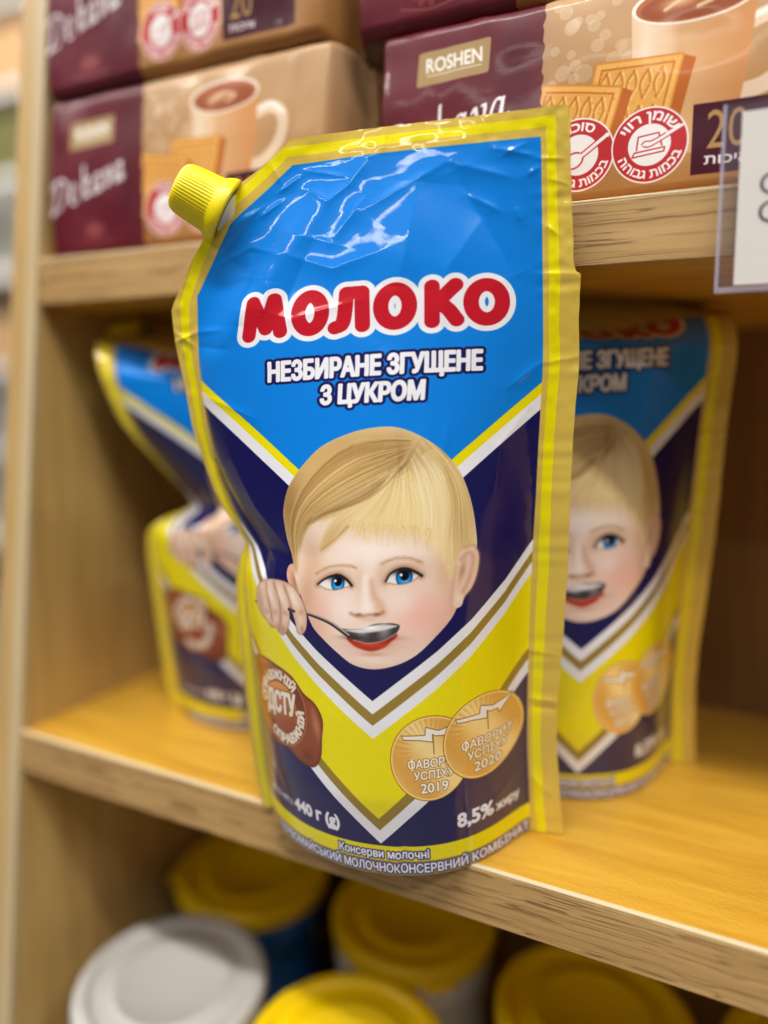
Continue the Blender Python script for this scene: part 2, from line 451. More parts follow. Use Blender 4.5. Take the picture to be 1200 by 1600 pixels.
    # eyes
    for E, I, Lid, br in (('eye_l', (55.0, 88.3, 2.4), 'lid_l', 'brow_l'), ('eye_r', (76.5, 90.0, 2.6), 'lid_r', 'brow_r')):
        cx = np.mean(np.array(F[E])[:, 0]); cy = np.mean(np.array(F[E])[:, 1])
        A.stroke(F[Lid], .9, C(150, 104, 74), soft=1.1, op=.6, n=5)
        A.poly(F[E], C(232, 228, 228), n=5, soft=.15)
        em = A.poly(F[E], WHITE, n=5, soft=.15, ret=True)
        A.blob(cx, cy + 1.6, 4.5, .9, C(120, 100, 96), .6, clip=em)
        A.ell(*I[:2], I[2], I[2] * 1.02, C(14, 66, 128), clip=em)
        A.ell(I[0], I[1] - .1, I[2] * .84, I[2] * .84, C(24, 132, 208), soft=.25, clip=em)
        A.blob(I[0] + .3, I[1] - 1.0, 1.3, .7, C(104, 194, 240), .8, clip=em)
        A.ell(I[0] + .1, I[1] + .5, I[2] * .52, I[2] * .56, C(6, 10, 20), soft=.15, clip=em)
        A.blob(I[0], I[1] + 1.7, 2.8, 1.1, C(8, 12, 26), .95, clip=em)
        A.ell(I[0] - .95, I[1] + .75, .42, .42, C(250, 252, 255), soft=.12)
        A.stroke(F[Lid], (.3, .42), C(30, 20, 20), soft=.3, n=5)
        p = np.array(F[E]); A.stroke(p[[5, 6, 7, 8, 0]] if E == 'eye_l' else p[[5, 6, 7, 8, 9]], .14, C(150, 96, 78), soft=.35, op=.7, n=4)
        A.stroke(F[br], .3, C(170, 126, 84), soft=.8, op=.5, n=5)
        bp = smooth_path(F[br], 8)
        for q in bp[::1]:
            j = rng.normal(0, .25, 2); A.stroke([q + j, q + j + ((.9, .12) if br == 'brow_r' else (-.9, .12))], (.1, .03), C(140, 98, 64), soft=.18, op=.28)
    # mouth, spoon
    A.blob(67.5, 71, 9.5, 3.6, C(214, 150, 122), .5)
    A.poly(F['lips'], C(176, 44, 28), n=5, soft=.45)
    A.blob(67, 70.4, 5, .8, C(206, 82, 58), .7); A.blob(67, 72.2, 7, .7, C(96, 18, 14), .8); A.blob(67.5, 67.6, 4, .6, C(196, 140, 116), .6)
    steel = lambda X, Y: C(66, 60, 62) + (C(178, 172, 176) - C(66, 60, 62)) * (np.clip(np.sin(X * .9 - 56) * .35 + .3, 0, 1) * np.clip((Y - 70.5) / 4, 0, 1))[..., None]
    A.poly(F['spoon'], steel, n=5); A.poly(F['spoon_in'], C(214, 208, 212), n=5, soft=.35); A.blob(66.5, 75.4, 2.6, .6, C(250, 248, 250), .9)
    A.blob(62, 72.4, 4, .6, C(46, 40, 42), .7); A.stroke([(61, 71.6), (66, 70.8), (71, 71.7), (74.6, 73.6)], .12, C(200, 190, 186), soft=.25, op=.8, n=4)
    A.stroke(F['handle'], (.42, .62), C(58, 50, 52), n=5); A.stroke(np.array(F['handle']) + (0.1, .32), (.1, .16), C(210, 204, 204), soft=.15, n=5)
    # hand
    A.poly(F['hand'], C(216, 180, 156), n=4); hand = A.poly(F['hand'], SK, n=4, ret=True)
    for k in ('fg1', 'fg2', 'fg3', 'fg4'):
        A.stroke(F[k], (1.4, 1.0), C(236, 208, 190), soft=1.3, op=.85, n=4, clip=hand)
    for p in ([(34.2, 86), (36.9, 81.2), (37.2, 76)], [(29.4, 86.4), (32, 81), (32.3, 75), (31.2, 71)], [(25.2, 85.8), (26.6, 80.5), (28, 74.5)]):
        A.stroke(p, .35, C(164, 112, 88), soft=.8, op=.75, n=4, clip=hand)
    for p in ((38.2, 82.5, 1.2, 2.6), (32.6, 82.8, 1.1, 2.6), (27.4, 82.4, 1.1, 2.4)): A.blob(*p, C(250, 230, 218), .8, rot=.5, clip=hand)
    A.blob(31, 72, 9, 2.2, C(190, 138, 112), .5, clip=hand); A.blob(22, 79, 2, 6, C(190, 140, 116), .5, clip=hand); A.blob(36, 86.8, 6, .9, C(206, 160, 134), .6, clip=hand)
    for x, y in ((41.5, 78.6), (34.6, 77.5), (29.8, 77), (25.4, 76.6)): A.blob(x, y, 1.4, 1.0, C(196, 144, 118), .7, clip=hand)
    for x, y in ((41.9, 73.4), (33.2, 72)): A.blob(x, y, .8, 1.3, C(178, 126, 112), .8, clip=hand)
    A.stroke(F['hand'], .2, C(150, 98, 76), soft=.5, op=.55, n=4, closed=True)
    A.stroke([(36.3, 78.9), (38.6, 78.6)], .5, C(70, 56, 54))
    # hair
    A.stroke([(60, 105), (70, 103), (80, 102.5), (87, 97)], 2.0, C(226, 196, 158), soft=3.0, op=.55, n=5, clip=head)
    A.poly(F['hairlow'], hair0, n=3, soft=1.3, grow=.4, clip=head)
    hm = A.poly(F['hairlow'], WHITE, n=3, soft=.6, grow=.35, ret=True) * head
    for b in ((72, 126, 16, 7, C(140, 104, 54), .75), (40, 112, 5, 16, C(146, 110, 60), .6), (55, 123, 9, 5, C(222, 186, 118), .7), (52, 110.5, 9, 2.0, C(132, 96, 50), .6), (46, 106, 5, 3, C(140, 100, 56), .55),
              (86, 116, 6, 9, C(240, 226, 182), .85), (80, 109, 7, 6, C(232, 210, 150), .6), (94, 106, 3.5, 13, C(176, 140, 80), .65), (90, 128, 6, 4, C(168, 132, 76), .5), (66, 107, 7, 3.5, C(238, 216, 158), .55), (76, 124, 2.2, 7, C(120, 86, 46), .55)):
        A.blob(b[0], b[1], b[2], b[3], b[4], b[5], clip=hm)
    def lock(a, b, n, t0, t1, cols, op, wd=.1):
        pa, pb = smooth_path(F[a] if isinstance(a, str) else a, 6), smooth_path(F[b] if isinstance(b, str) else b, 6)
        ta, tb = np.linspace(0, 1, len(pa)), np.linspace(0, 1, len(pb)); tt = np.linspace(0, 1, 14)
        ra = np.stack([np.interp(tt, ta, pa[:, i]) for i in (0, 1)], 1); rb = np.stack([np.interp(tt, tb, pb[:, i]) for i in (0, 1)], 1)
        for k in range(int(n * 1.9)):
            s = rng.uniform(t0, t1); ds = rng.normal(0, .08)
            q = ra + (rb - ra) * np.clip(s + ds * tt, t0 - .05, t1 + .05)[:, None]
            i0 = int(rng.integers(0, 5)); i1 = int(rng.integers(9, 15))
            A.stroke(q[i0:i1] + rng.normal(0, .1, 2), (wd * rng.uniform(.5, 1.6), .03), cols[int(rng.integers(len(cols)))], soft=.16, op=op * rng.uniform(.25, .8), clip=head)
    LT, MD, DK = C(248, 230, 178), C(214, 178, 112), C(140, 100, 52)
    lock('swA', 'swB', 190, 0, 1, [LT, MD, DK, DK, MD], .55)
    lock('swB', 'swC', 90, 0, 1, [LT, MD, DK, DK], .6)
    lock('swC', 'frA', 60, .0, 1, [LT, MD, C(232, 206, 150)], .6)
    lock('frA', 'frB', 90, .0, 1, [LT, LT, MD, C(226, 200, 150)], .55)
    lock('frB', 'frC', 110, 0, 1, [LT, LT, MD], .5)
    lock('frC', 'frD', 130, 0, 1, [LT, C(250, 240, 210), MD], .45)
    lock('frD', 'frE', 110, 0, 1, [LT, MD, C(176, 138, 78)], .5)
    for k in range(150):
        t = rng.uniform(0, 1); a = np.array((61.5 + 24 * t, 107 - 2.5 * t - 3 * max(0, t - .8)))
        A.stroke([a, a + (rng.normal(-.6 + .8 * t, .5), -2.0), a + (rng.normal(-1.2 + 1.5 * t, .9), -rng.uniform(2.8, 7.5))], (.12, .02), [C(226, 196, 140), C(240, 218, 168), C(206, 172, 116)][k % 3], soft=.16, op=.45, n=3, clip=head)
    A.poly(F['ear_r'], C(236, 204, 182), n=4, soft=.2)
    A.stroke(F['ear_r'][2:9], .35, C(190, 136, 104), soft=.6, op=.6, n=4)
    A.stroke([(93.3, 94), (95.6, 95.8), (97, 93.6), (96, 88), (94.2, 84)], .5, C(196, 140, 108), soft=.9, op=.6, n=4); A.blob(93.8, 90.5, .9, 3.2, C(186, 124, 94), .7, rot=-.2); A.blob(93.2, 82.2, 1.2, 1.4, C(246, 222, 206), .8)
    A.stroke([(92, 92), (91.4, 87), (91.2, 82)], .3, C(204, 156, 124), soft=.8, op=.5, n=4)
    A.stroke(F['part'], (.4, .2), C(224, 194, 150), soft=.8, op=.5, n=4, clip=head)
    A.stroke(F['swC'], .25, C(120, 82, 40), soft=.6, op=.55, n=5)
    A.stroke([(48.8, 98.4), (54, 101.4), (59.5, 105.6)], (.1, .3), C(170, 124, 72), soft=.5, op=.6, n=4)
    # --- wax seal
    wax = [(13, 57.5), (20, 60.2), (29, 59.3), (36, 57.2), (41, 53), (46, 50.5), (48.8, 46), (48.0, 40), (47.0, 34), (43.5, 30.2), (37, 30.6), (31, 33.0), (24, 32.6), (18, 36), (12.5, 41), (11, 47), (12.2, 52)]
    A.poly(wax, C(104, 44, 22), n=5); A.poly(wax, C(142, 70, 40), n=5, grow=-.7, soft=.9)
    A.blob(45.8, 44, 1.6, 4.5, C(196, 132, 96), .8, rot=.2); A.blob(20, 58.4, 6, .8, C(190, 122, 88), .7); A.blob(41, 33, 3, 2, C(96, 38, 18), .6); A.blob(13, 46, 1.2, 5, C(196, 136, 104), .6)
    A.ell(29, 45.8, 12.6, 12.2, C(120, 54, 28)); A.ell(29, 45.8, 12.6, 12.2, C(176, 104, 62), ring=.25)
    A.ell(29, 45.8, 8.4, 8.0, lambda X, Y: C(150, 70, 34) + (C(222, 150, 62) - C(150, 70, 34)) * np.clip((Y - 40) / 13 - (X - 29) * .02, 0, 1)[..., None])
    A.text('СПРАВЖНІЙ', 0, 22, 0, 2.6, C(236, 222, 206), .28, arc=(29, 45.8, 8.9, radians(115), False))
    A.text('СПРАВЖНІЙ', 0, 26, 0, 2.6, C(236, 222, 206), .28, arc=(29, 45.8, 11.6, radians(-60), True))
    A.text('ДСТУ', 20.8, 36.4, 43.0, 6.4, C(238, 226, 208), .45, (.35, C(120, 52, 24)), shear=.12, rot=radians(5))
    # --- two medals
    for cx, cy, yr in ((85.2, 36.3, '2019'), (101.7, 39.0, '2020')):
        R = 12.7
        A.ell(cx, cy, R, R, C(150, 92, 24)); A.ell(cx, cy, R - .25, R - .25, C(252, 216, 130))
        def metal(X, Y, cx=cx, cy=cy):
            u, v = X - cx, Y - cy
            d = .5 + .5 * np.sin((u * .8 + v * .6) * .33 + 1.1)
            a = np.arctan2(v - 2.5, u); rr = np.hypot(u, v - 2.5)
            ray = (np.sin(a * 34) > .1) * np.clip((rr - 4) / 5, 0, 1) * np.clip((v + 1) / 3, 0, 1) * .5
            g = rng.normal(0, .02, X.shape)
            k = np.clip(d + g - ray, 0, 1)[..., None]
            return C(224, 168, 78) + (C(250, 222, 152) - C(224, 168, 78)) * k
        A.ell(cx, cy, R - .75, R - .75, metal)
        for grow, col in ((.28, C(142, 96, 34)), (.0, C(246, 242, 234))):
            A.poly([(cx - 8.6, cy + 7.1), (cx - 1.4, cy + 6.9), (cx - 1.2, cy + 9.2), (cx + .5, cy + 8.6), (cx + 2.6, cy + 7.8), (cx + 6.6, cy + 8.6), (cx + 8.8, cy + 9.3), (cx + 6.2, cy + 6.9), (cx + 4.6, cy + 5.0), (cx + 4.2, cy + 6.4), (cx + 1.6, cy + 6.6), (cx + .6, cy + 7.2), (cx + .7, cy + 4.9), (cx - 3.4, cy + 5.8), (cx - 8.2, cy + 6.2)], col, grow=grow)
        A.stroke([(cx + .9, cy + 7), (cx + 1.1, cy + 1.2)], .14, C(130, 92, 40))
        for tx, hw, yy, hh in (('ОАВОРИТ', 7.9, -2.6, 2.3), ('УСПІХУ', 6.2, -6.1, 2.3), (yr, 4.2, -10.1, 2.7)):
            A.text(tx, cx + .9 - hw, cx + .9 + hw, cy + yy, hh, C(250, 246, 236), .1, (.22, C(150, 108, 48)))
        A.stroke([(cx - 5.75, cy - 3.0), (cx - 5.75, cy + .1)], .22, C(250, 246, 236))
    # faint printing grain
    A.img *= 1 + rng.normal(0, .012, A.img.shape[:2])[..., None]
    return A

art = paint_pouch()
img_print, img_foil = art.image('pouch_print'), art.image('pouch_foil', art.foil)

def film_material():
    m, nt, b = new_mat('printed_film')
    uv = N(nt, 'ShaderNodeUVMap'); t = N(nt, 'ShaderNodeTexImage', image=img_print, interpolation='Cubic', extension='EXTEND')
    f = N(nt, 'ShaderNodeTexImage', image=img_foil, extension='EXTEND')
    for q in (t, f): nt.links.new(uv.outputs[0], q.inputs[0])
    nt.links.new(t.outputs[0], b.inputs['Base Color'])
    mm = N(nt, 'ShaderNodeMath', operation='MULTIPLY'); mm.inputs[1].default_value = .97
    nt.links.new(f.outputs[0], mm.inputs[0]); nt.links.new(mm.outputs[0], b.inputs['Metallic'])
    r = N(nt, 'ShaderNodeMapRange'); r.inputs['To Min'].default_value = .3; r.inputs['To Max'].default_value = .2
    nt.links.new(f.outputs[0], r.inputs['Value']); nt.links.new(r.outputs[0], b.inputs['Roughness'])
    b.inputs['Specular IOR Level'].default_value = .2
    b.inputs['Coat Weight'].default_value = 1.0; b.inputs['Coat Roughness'].default_value = .03
    tc = N(nt, 'ShaderNodeTexCoord'); n1 = N(nt, 'ShaderNodeTexNoise', Scale=260.0, Detail=3.0, Roughness=.55)
    nt.links.new(tc.outputs['Object'], n1.inputs['Vector'])
    bp = N(nt, 'ShaderNodeBump', Strength=.05, Distance=.0006)
    nt.links.new(n1.outputs['Fac'], bp.inputs['Height'])
    nt.links.new(bp.outputs[0], b.inputs['Normal']); nt.links.new(bp.outputs[0], b.inputs['Coat Normal'])
    return m
M_FILM = film_material()
M_GOLDBACK = plain('foil_back', srgb(190, 165, 80), .35, .7)
M_CAP = plain('yellow_plastic', srgb(240, 220, 0), .38, bump=.05)
M_SPOUT = plain('spout_plastic', srgb(232, 226, 190), .35)

# ------------------------------------------------------------------ stand-up pouch
W_, H_, SX = .126, .239, .0105
ROWS = np.array([
    (0.0,-80.9,226.2,-70.4,227.1,36.0,236.4,44.7,237.1),
    (60.0,-80.7,214.7,-70.7,215.5,37.0,224.7,45.4,225.4),
    (120.0,-80.4,202.9,-71.0,203.7,37.7,212.7,46.2,213.4),
    (170.0,-80.0,192.9,-70.8,193.7,38.3,202.5,47.0,203.2),
    (220.0,-79.3,182.8,-69.9,183.5,38.9,192.1,47.7,192.8),
    (235.0,-79.1,179.7,-70.0,180.4,39.1,188.9,49.0,189.6),
    (270.0,-78.4,172.5,-70.2,173.1,39.5,181.5,49.3,182.2),
    (320.0,-77.4,162.0,-70.5,162.5,40.1,170.7,49.7,171.4),
    (370.0,-76.1,151.3,-70.1,151.7,40.4,159.7,49.9,160.4),
    (420.0,-74.7,140.5,-69.0,140.9,40.3,148.5,49.9,149.2),
    (470.0,-72.3,129.4,-67.6,129.8,40.2,137.0,49.9,137.7),
    (510.0,-70.0,120.5,-65.7,120.8,40.2,127.7,50.0,128.3),
    (540.0,-67.3,113.8,-63.6,114.0,40.2,120.6,50.0,121.2),
    (570.0,-62.9,107.1,-60.9,107.2,40.1,113.4,50.1,114.0),
    (595.0,-59.8,101.4,-58.5,101.5,40.0,107.4,50.1,108.0),
    (620.0,-60.5,95.5,-57.4,95.7,40.0,101.2,50.2,101.8),
    (650.0,-61.2,88.4,-57.2,88.6,40.0,93.8,50.2,94.4),
    (700.0,-60.9,76.4,-56.4,76.6,40.1,81.3,50.3,81.7),
    (760.0,-59.9,61.8,-54.9,62.0,40.3,65.8,50.2,66.2),
    (820.0,-58.7,46.8,-53.7,47.0,40.7,49.9,49.7,50.2),
    (880.0,-57.3,31.5,-52.5,31.6,41.4,33.7,50.5,33.9),
    (940.0,-55.9,15.8,-50.9,15.9,42.8,17.1,52.2,17.2),
    (1000.0,-54.0,0.0,-49.9,0.0,44.0,0.0,53.8,0.0)
]) / 1000.0
def prof(t, tt, v):
    g = np.linspace(0, 1, 401); f = np.interp(g, tt, v)
    k = np.exp(-np.linspace(-2, 2, 13) ** 2); k /= k.sum()
    fp = np.pad(f, 6, mode='edge'); fp[:6] = 2 * f[0] - f[6:0:-1]; fp[-6:] = 2 * f[-1] - f[-2:-8:-1]
    return np.interp(t, g, np.convolve(fp, k, 'valid'))
BT = [0, .1, .2, .3, .4, .5, .6, .7, .8, .9, 1.0]
BV = [0, .0035, .008, .012, .017, .022, .027, .031, .033, .034, .032]
CREASE = [  # path (mm on the film), height mm, half width mm
    ([(47,220),(53.8,214.0),(60.2,219.5),(66,228.5)],.6,3.0),
    ([(55,199.0),(65.5,215)],.6,3.2), ([(64,209),(90,224.5)],.75,3.8), ([(88,224),(108,216)],.6,3.2),
    ([(101.2,227.2),(114.2,222.8)],.45,1.5), ([(111.2,216.8),(115.5,219.5)],.4,1.5), ([(37.8,219.5),(45.5,225.2)],.35,1.2),
    
    ([(32.0,211.0),(39.8,216.8)],.4,1.2), ([(22.0,207.3),(30.8,213.5)],.4,1.3), ([(81.2,136.8),(84.8,123.8)],.3,1.6), ([(89.2,137.2),(88.2,124.5)],.25,1.2),
    ([(105.8,146.8),(115.5,155.0)],.5,1.6), ([(10.5,173.0),(19.5,172.5)],.4,1.4), ([(10,168),(22,165)],-.4,2),
    ([(10.0,126.5),(16.0,108.8),(23.2,96.0),(24.0,86.8)],-2.4,4.2), ([(18.2,131.2),(25.2,111.5),(33.5,99.5)],.8,3.5), ([(22,100),(29,94),(30,86)],.7,1.8),
    ([(81,219),(73.8,180)],1.5,10), ([(50,202),(38,174)],-1.5,9), ([(89.8,222.0),(108,182)],-1.2,10), ([(30,200),(24,172)],1.2,7),
    ([(35.5,231.5),(39.8,221.5)],.3,1.0), ([(107.8,206.8),(109.5,201.2)],.35,1.3), ([(42.5,173.3),(62.5,177.8)],.3,2.2),
    ([(68.2,162.2),(78.2,141.0)],.5,4), ([(39.8,197.0),(55.0,189.5),(70.2,194.5)],.6,4), ([(99.8,205.3),(88.2,186.5),(86.3,165.2)],.7,6),
    ([(12,150),(30,141)],.35,1.2), ([(94,212),(104,205)],.35,1.2), ([(20,197),(30,201),(38,197)],.4,1.5),
    ([(24,206),(33,215)],.3,.8), ([(18,200),(23,206)],.35,1.0), ([(46,227),(60,222)],.3,1.0), ([(112,228),(104,224)],.3,.9),
    ([(112,140),(104,128),(103,112)],.4,2.2), ([(110,96),(114,80)],.35,1.8), ([(14,60),(22,50)],-.5,3), ([(108,48),(114,36)],.45,2.2), ([(72,0),(73,9)],.5,1.6), ([(74.5,0),(75.5,12)],-.5,1.4), ([(20,22),(30,12)],-.5,3), ([(96,12),(112,22)],.35,2.5), ([(60,118),(50,100)],.15,3),
    ([(116,44),(126,43)],.5,.9), ([(116,41),(126,40.5)],-.4,.9), ([(115,20),(124,12)],.4,1.2), ([(0,170),(10,173)],.5,1.0), ([(0,174),(9,168)],.4,.8), ([(116,200),(121,196)],.3,.9), ([(118,215),(126,212)],.3,.9), ([(114,222),(124,221)],.35,.8), ([(100,230),(99,239)],.3,.8),([(70,230),(71,239)],.25,.8),
    ([(30,190),(26,178)],-.6,3), ([(36,188),(33,176)],.5,2.5), ([(114,60),(126,58)],.4,1.2), ([(114,154),(126,156)],.25,1.0),([(113,184),(126,183)],.3,1.0)
]
def relief(x, y):
    """small folds of the film, metres; x, y in mm"""
    r = np.zeros(x.shape)
    for pts, h, wd in CREASE:
        p = np.array(pts, float)
        a = p.min(0) - 3 * wd; b = p.max(0) + 3 * wd
        m = (x > a[0]) & (x < b[0]) & (y > a[1]) & (y < b[1])
        if not m.any(): continue
        xm, ym = x[m], y[m]
        d = np.full(xm.shape, 1e9); tt = np.zeros(xm.shape); k = len(p) - 1
        for i in range(k):
            e = p[i + 1] - p[i]; L = e @ e
            t = np.clip(((xm - p[i, 0]) * e[0] + (ym - p[i, 1]) * e[1]) / L, 0, 1)
            q = np.hypot(xm - p[i, 0] - t * e[0], ym - p[i, 1] - t * e[1])
            tt = np.where(q < d, (i + t) / k, tt); d = np.minimum(d, q)
        r[m] += h * np.exp(-np.maximum(np.sqrt(d * d + .16) - .4, 0) / (wd * .8)) * np.clip(3 - d / wd, 0, 1) * (np.clip(np.sin(pi * np.clip(tt, .04, .96)), 0, 1) ** .5)
    edge = np.clip((x - 10) / 12, 0, 1) * np.clip((116 - x) / 12, 0, 1) * np.clip((y + 2) / 10, 0, 1) * np.clip((231 - y) / 10, 0, 1)
    r += edge * (.55 * value_noise(x, y * .8, 36, 3) + .10 * value_noise(x * 1.0 + y * .4, y * .8, 9.5, 4) * (.3 + .7 * np.clip((y - 110) / 80, 0, 1)))
    r += np.clip((x - 112) / 4, 0, 1) * .10 * np.sin(y * .9 + 2 * np.sin(y * .21)) * (value_noise(x * 0, y, 14, 5))
    r += np.clip((y - 228) / 3, 0, 1) * .16 * value_noise(x, y, 3.5, 6)
    return r / 1000.0

def pouch_surface(x, y, lean, back=False, curl=None, fine=True, skew=0.0, buckle=0.0):
    t = 1 - y / H_
    E = [prof(t, ROWS[:, 0], ROWS[:, i]) for i in range(1, 9)]
    wv = np.clip((x - SX) / (W_ - 2 * SX), 0, 1)
    k = prof(t, [0, .35, .55, .8, 1], [0, 0, -.03, -.055, -.06])
    wp = wv + k * 4 * wv * (1 - wv)
    sl = np.clip(x / SX, 0, 1); sr = np.clip((x - (W_ - SX)) / SX, 0, 1)
    pick = lambda i: np.where(x < SX, E[i] + (E[i + 2] - E[i]) * sl, np.where(x > W_ - SX, E[i + 4] + (E[i + 6] - E[i + 4]) * sr, E[i + 2] + (E[i + 4] - E[i + 2]) * wp))
    X, Z = pick(0), pick(1)
    dcut = .8 * x - .6 * (y - .183)
    fc = np.clip((dcut - .006) / .02, 0, 1); fc = fc * fc * (3 - 2 * fc)
    B = prof(t, BT, BV) * (4 * wp * (1 - wp) + 1e-9) ** (.73 + .5 * wp ** 4) * fc
    fit = np.exp(-((x - .023) ** 2 + (y - .214) ** 2) / .011 ** 2)      # film stretched over the spout fitment
    B = B + .0022 * fit
    lo = np.clip(y / .012, 0, 1)
    if back:
        D = .0005 + B * (.72 + .28 * (1 - lo))
    else:
        D = -B - .0002
        if fine: D = D - relief(x * 1000, y * 1000)
    seam = np.clip((.0105 - x) / .003, 0, 1) + np.clip((x - .1155) / .003, 0, 1)
    X = X + seam * (.0003 * value_noise(y * 1000, x * 0, 17, 41) + .00012 * value_noise(y * 1000, x * 0, 4, 42)) - skew * Z
    D = D + seam * (.0007 * value_noise(y * 1000, x * 0 + 30 * (x > .06), 26, 43) + .00018 * value_noise(y * 1000, x * 1000, 3.2, 44) * np.clip((y - .1) / .08, .25, 1))
    X = X + .0012 * np.clip((x - .1215) / .001, 0, 1) * np.clip((.1836 - y) / .0006, 0, 1)
    if buckle:
        bw = np.where(y > .098, np.exp(-((y - .098) / .036) ** 2), np.exp(-((y - .098) / .007) ** 2)) * np.clip(1 - x / .075, 0, 1)
        X = X + buckle * bw; D = D + .35 * buckle * bw
    if curl is None:
        D = D + .018 * np.clip(Z - .165, 0, 1) ** 2 / .07 - Z * tan(lean)
        return np.stack([X, D, np.maximum(Z, .0003)], -1)
    zc, rad, amax = curl
    s = np.maximum(Z - zc, 0); a = np.minimum(s / rad, amax); ex = np.maximum(s - rad * amax, 0)
    cy = rad * (1 - np.cos(a)) + ex * sin(amax); cz = zc + rad * np.sin(a) + ex * cos(amax)
    z2 = np.where(Z > zc, cz + D * np.sin(a), Z); y2 = np.where(Z > zc, cy + D * np.cos(a), D)
    return np.stack([X, y2 - np.minimum(Z, zc) * tan(lean), np.maximum(z2, .0003)], -1)

def cut_edge(y):
    """left edge of the film at height y (m): straight, then slanting past the spout to the top seam"""
    return np.interp(y, [0, .1815, .1845, .1955, .2065, .225, .2325, .2385, .239], [0, 0, .0012, .0078, .0146, .0268, .0362, .0416, .0425])

def pouch_grid(nx, ny, lean, back, curl, fine, skew, buckle=0.0):
    yv = np.linspace(0, H_, ny)
    s = np.linspace(0, 1, nx)
    y = np.repeat(yv[:, None], nx, 1)
    xl = cut_edge(yv)[:, None]
    xr = W_ - .0016 * np.clip((yv - .2365) / .0025, 0, 1)[:, None] ** 2
    x = xl + (xr - xl) * s[None]
    P = pouch_surface(x, y, lean, back, curl, fine, skew, buckle)
    uv = np.stack([x / W_, y / H_], -1)
    return P, uv

def make_pouch(lean, curl, nx, ny, loc, rz, label, group, skew=0.0, buckle=0.0):
    root = tag(empty('milk_pouch', loc, rz), label, 'pouch', group)
    Pf, uf = pouch_grid(nx, ny, lean, False, curl, True, skew, buckle)
    Pb, ub = pouch_grid(nx // 3, ny // 3, lean, True, curl, False, skew, buckle)
    front = grid_mesh('front', Pf, uf)
    rear = grid_mesh('rear', Pb[:, ::-1], ub[:, ::-1])
    k = np.linspace(0, 1, 12)[:, None, None]
    a = Pf[0][None]; jj = np.clip((np.arange(nx) * (nx // 3 - 1) / (nx - 1)), 0, nx // 3 - 1)
    bx = np.stack([np.interp(jj, np.arange(nx // 3), Pb[0][:, i]) for i in range(3)], -1)[None]
    G = a * (1 - k) + bx * k
    G[..., 2] += .010 * np.sin(pi * k[..., 0]) * np.clip(np.abs(bx[..., 1] - a[..., 1]) / .05, 0, 1)
    gus = grid_mesh('gusset', G[::-1], np.stack([np.repeat(uf[0][None, :, 0], 12, 0), np.zeros((12, nx))], -1)[::-1])
    obj('film_bag', join_meshes('film_bag', [front, rear, gus], [0, 1, 0]), [M_FILM, M_GOLDBACK], root)
    # spout and cap on the slanted corner
    def mid_film(px, py):
        f = pouch_surface(np.array([px]), np.array([py]), lean, False, curl, False, skew)[0]
        g = pouch_surface(np.array([px]), np.array([py]), lean, True, curl, False, skew)[0]
        return (f + g) / 2
    c0, c1, c2 = mid_film(.0208, .2158), mid_film(.0248, .2128), mid_film(.0268, .2238)
    c0 = c0 + (0, .0005, 0)
    ax = (Vector(c0 - c1).normalized() + Vector((0, -.34, 0))).normalized(); c0 = c0 - np.array(ax) * .0022; sd = Vector(c2 - c0); nr = ax.cross(sd).normalized(); sd = nr.cross(ax)
    M = Matrix(((sd.x, nr.x, ax.x, c0[0]), (sd.y, nr.y, ax.y, c0[1]), (sd.z, nr.z, ax.z, c0[2]), (0, 0, 0, 1)))
    rib = lambda a, k: 1 + (.024 * (np.abs(np.sin(a * 26)) ** .7 - .5) if 6 <= k <= 12 else 0)
    cp = [(.0088, .0012), (.0106, .0012), (.0108, .0018), (.0106, .0030), (.0099, .0046), (.0091, .0056), (.0088, .0062), (.0086, .0090), (.0083, .0120), (.0080, .0145), (.0077, .0162), (.0071, .0174), (.0063, .0180), (.0045, .0183), (.0001, .0184)]
    cap = obj('cap', lathe('cap', cp, 260, rib), M_CAP, root, True); cap.matrix_local = M
    sp = [(.0001, .0016), (.0066, .0016), (.0066, .0008), (.0050, .0002), (.0022, -.0030), (.0020, -.006)]
    o = obj('spout', lathe('spout', sp, 48), M_SPOUT, root, True); o.matrix_local = M
    return root

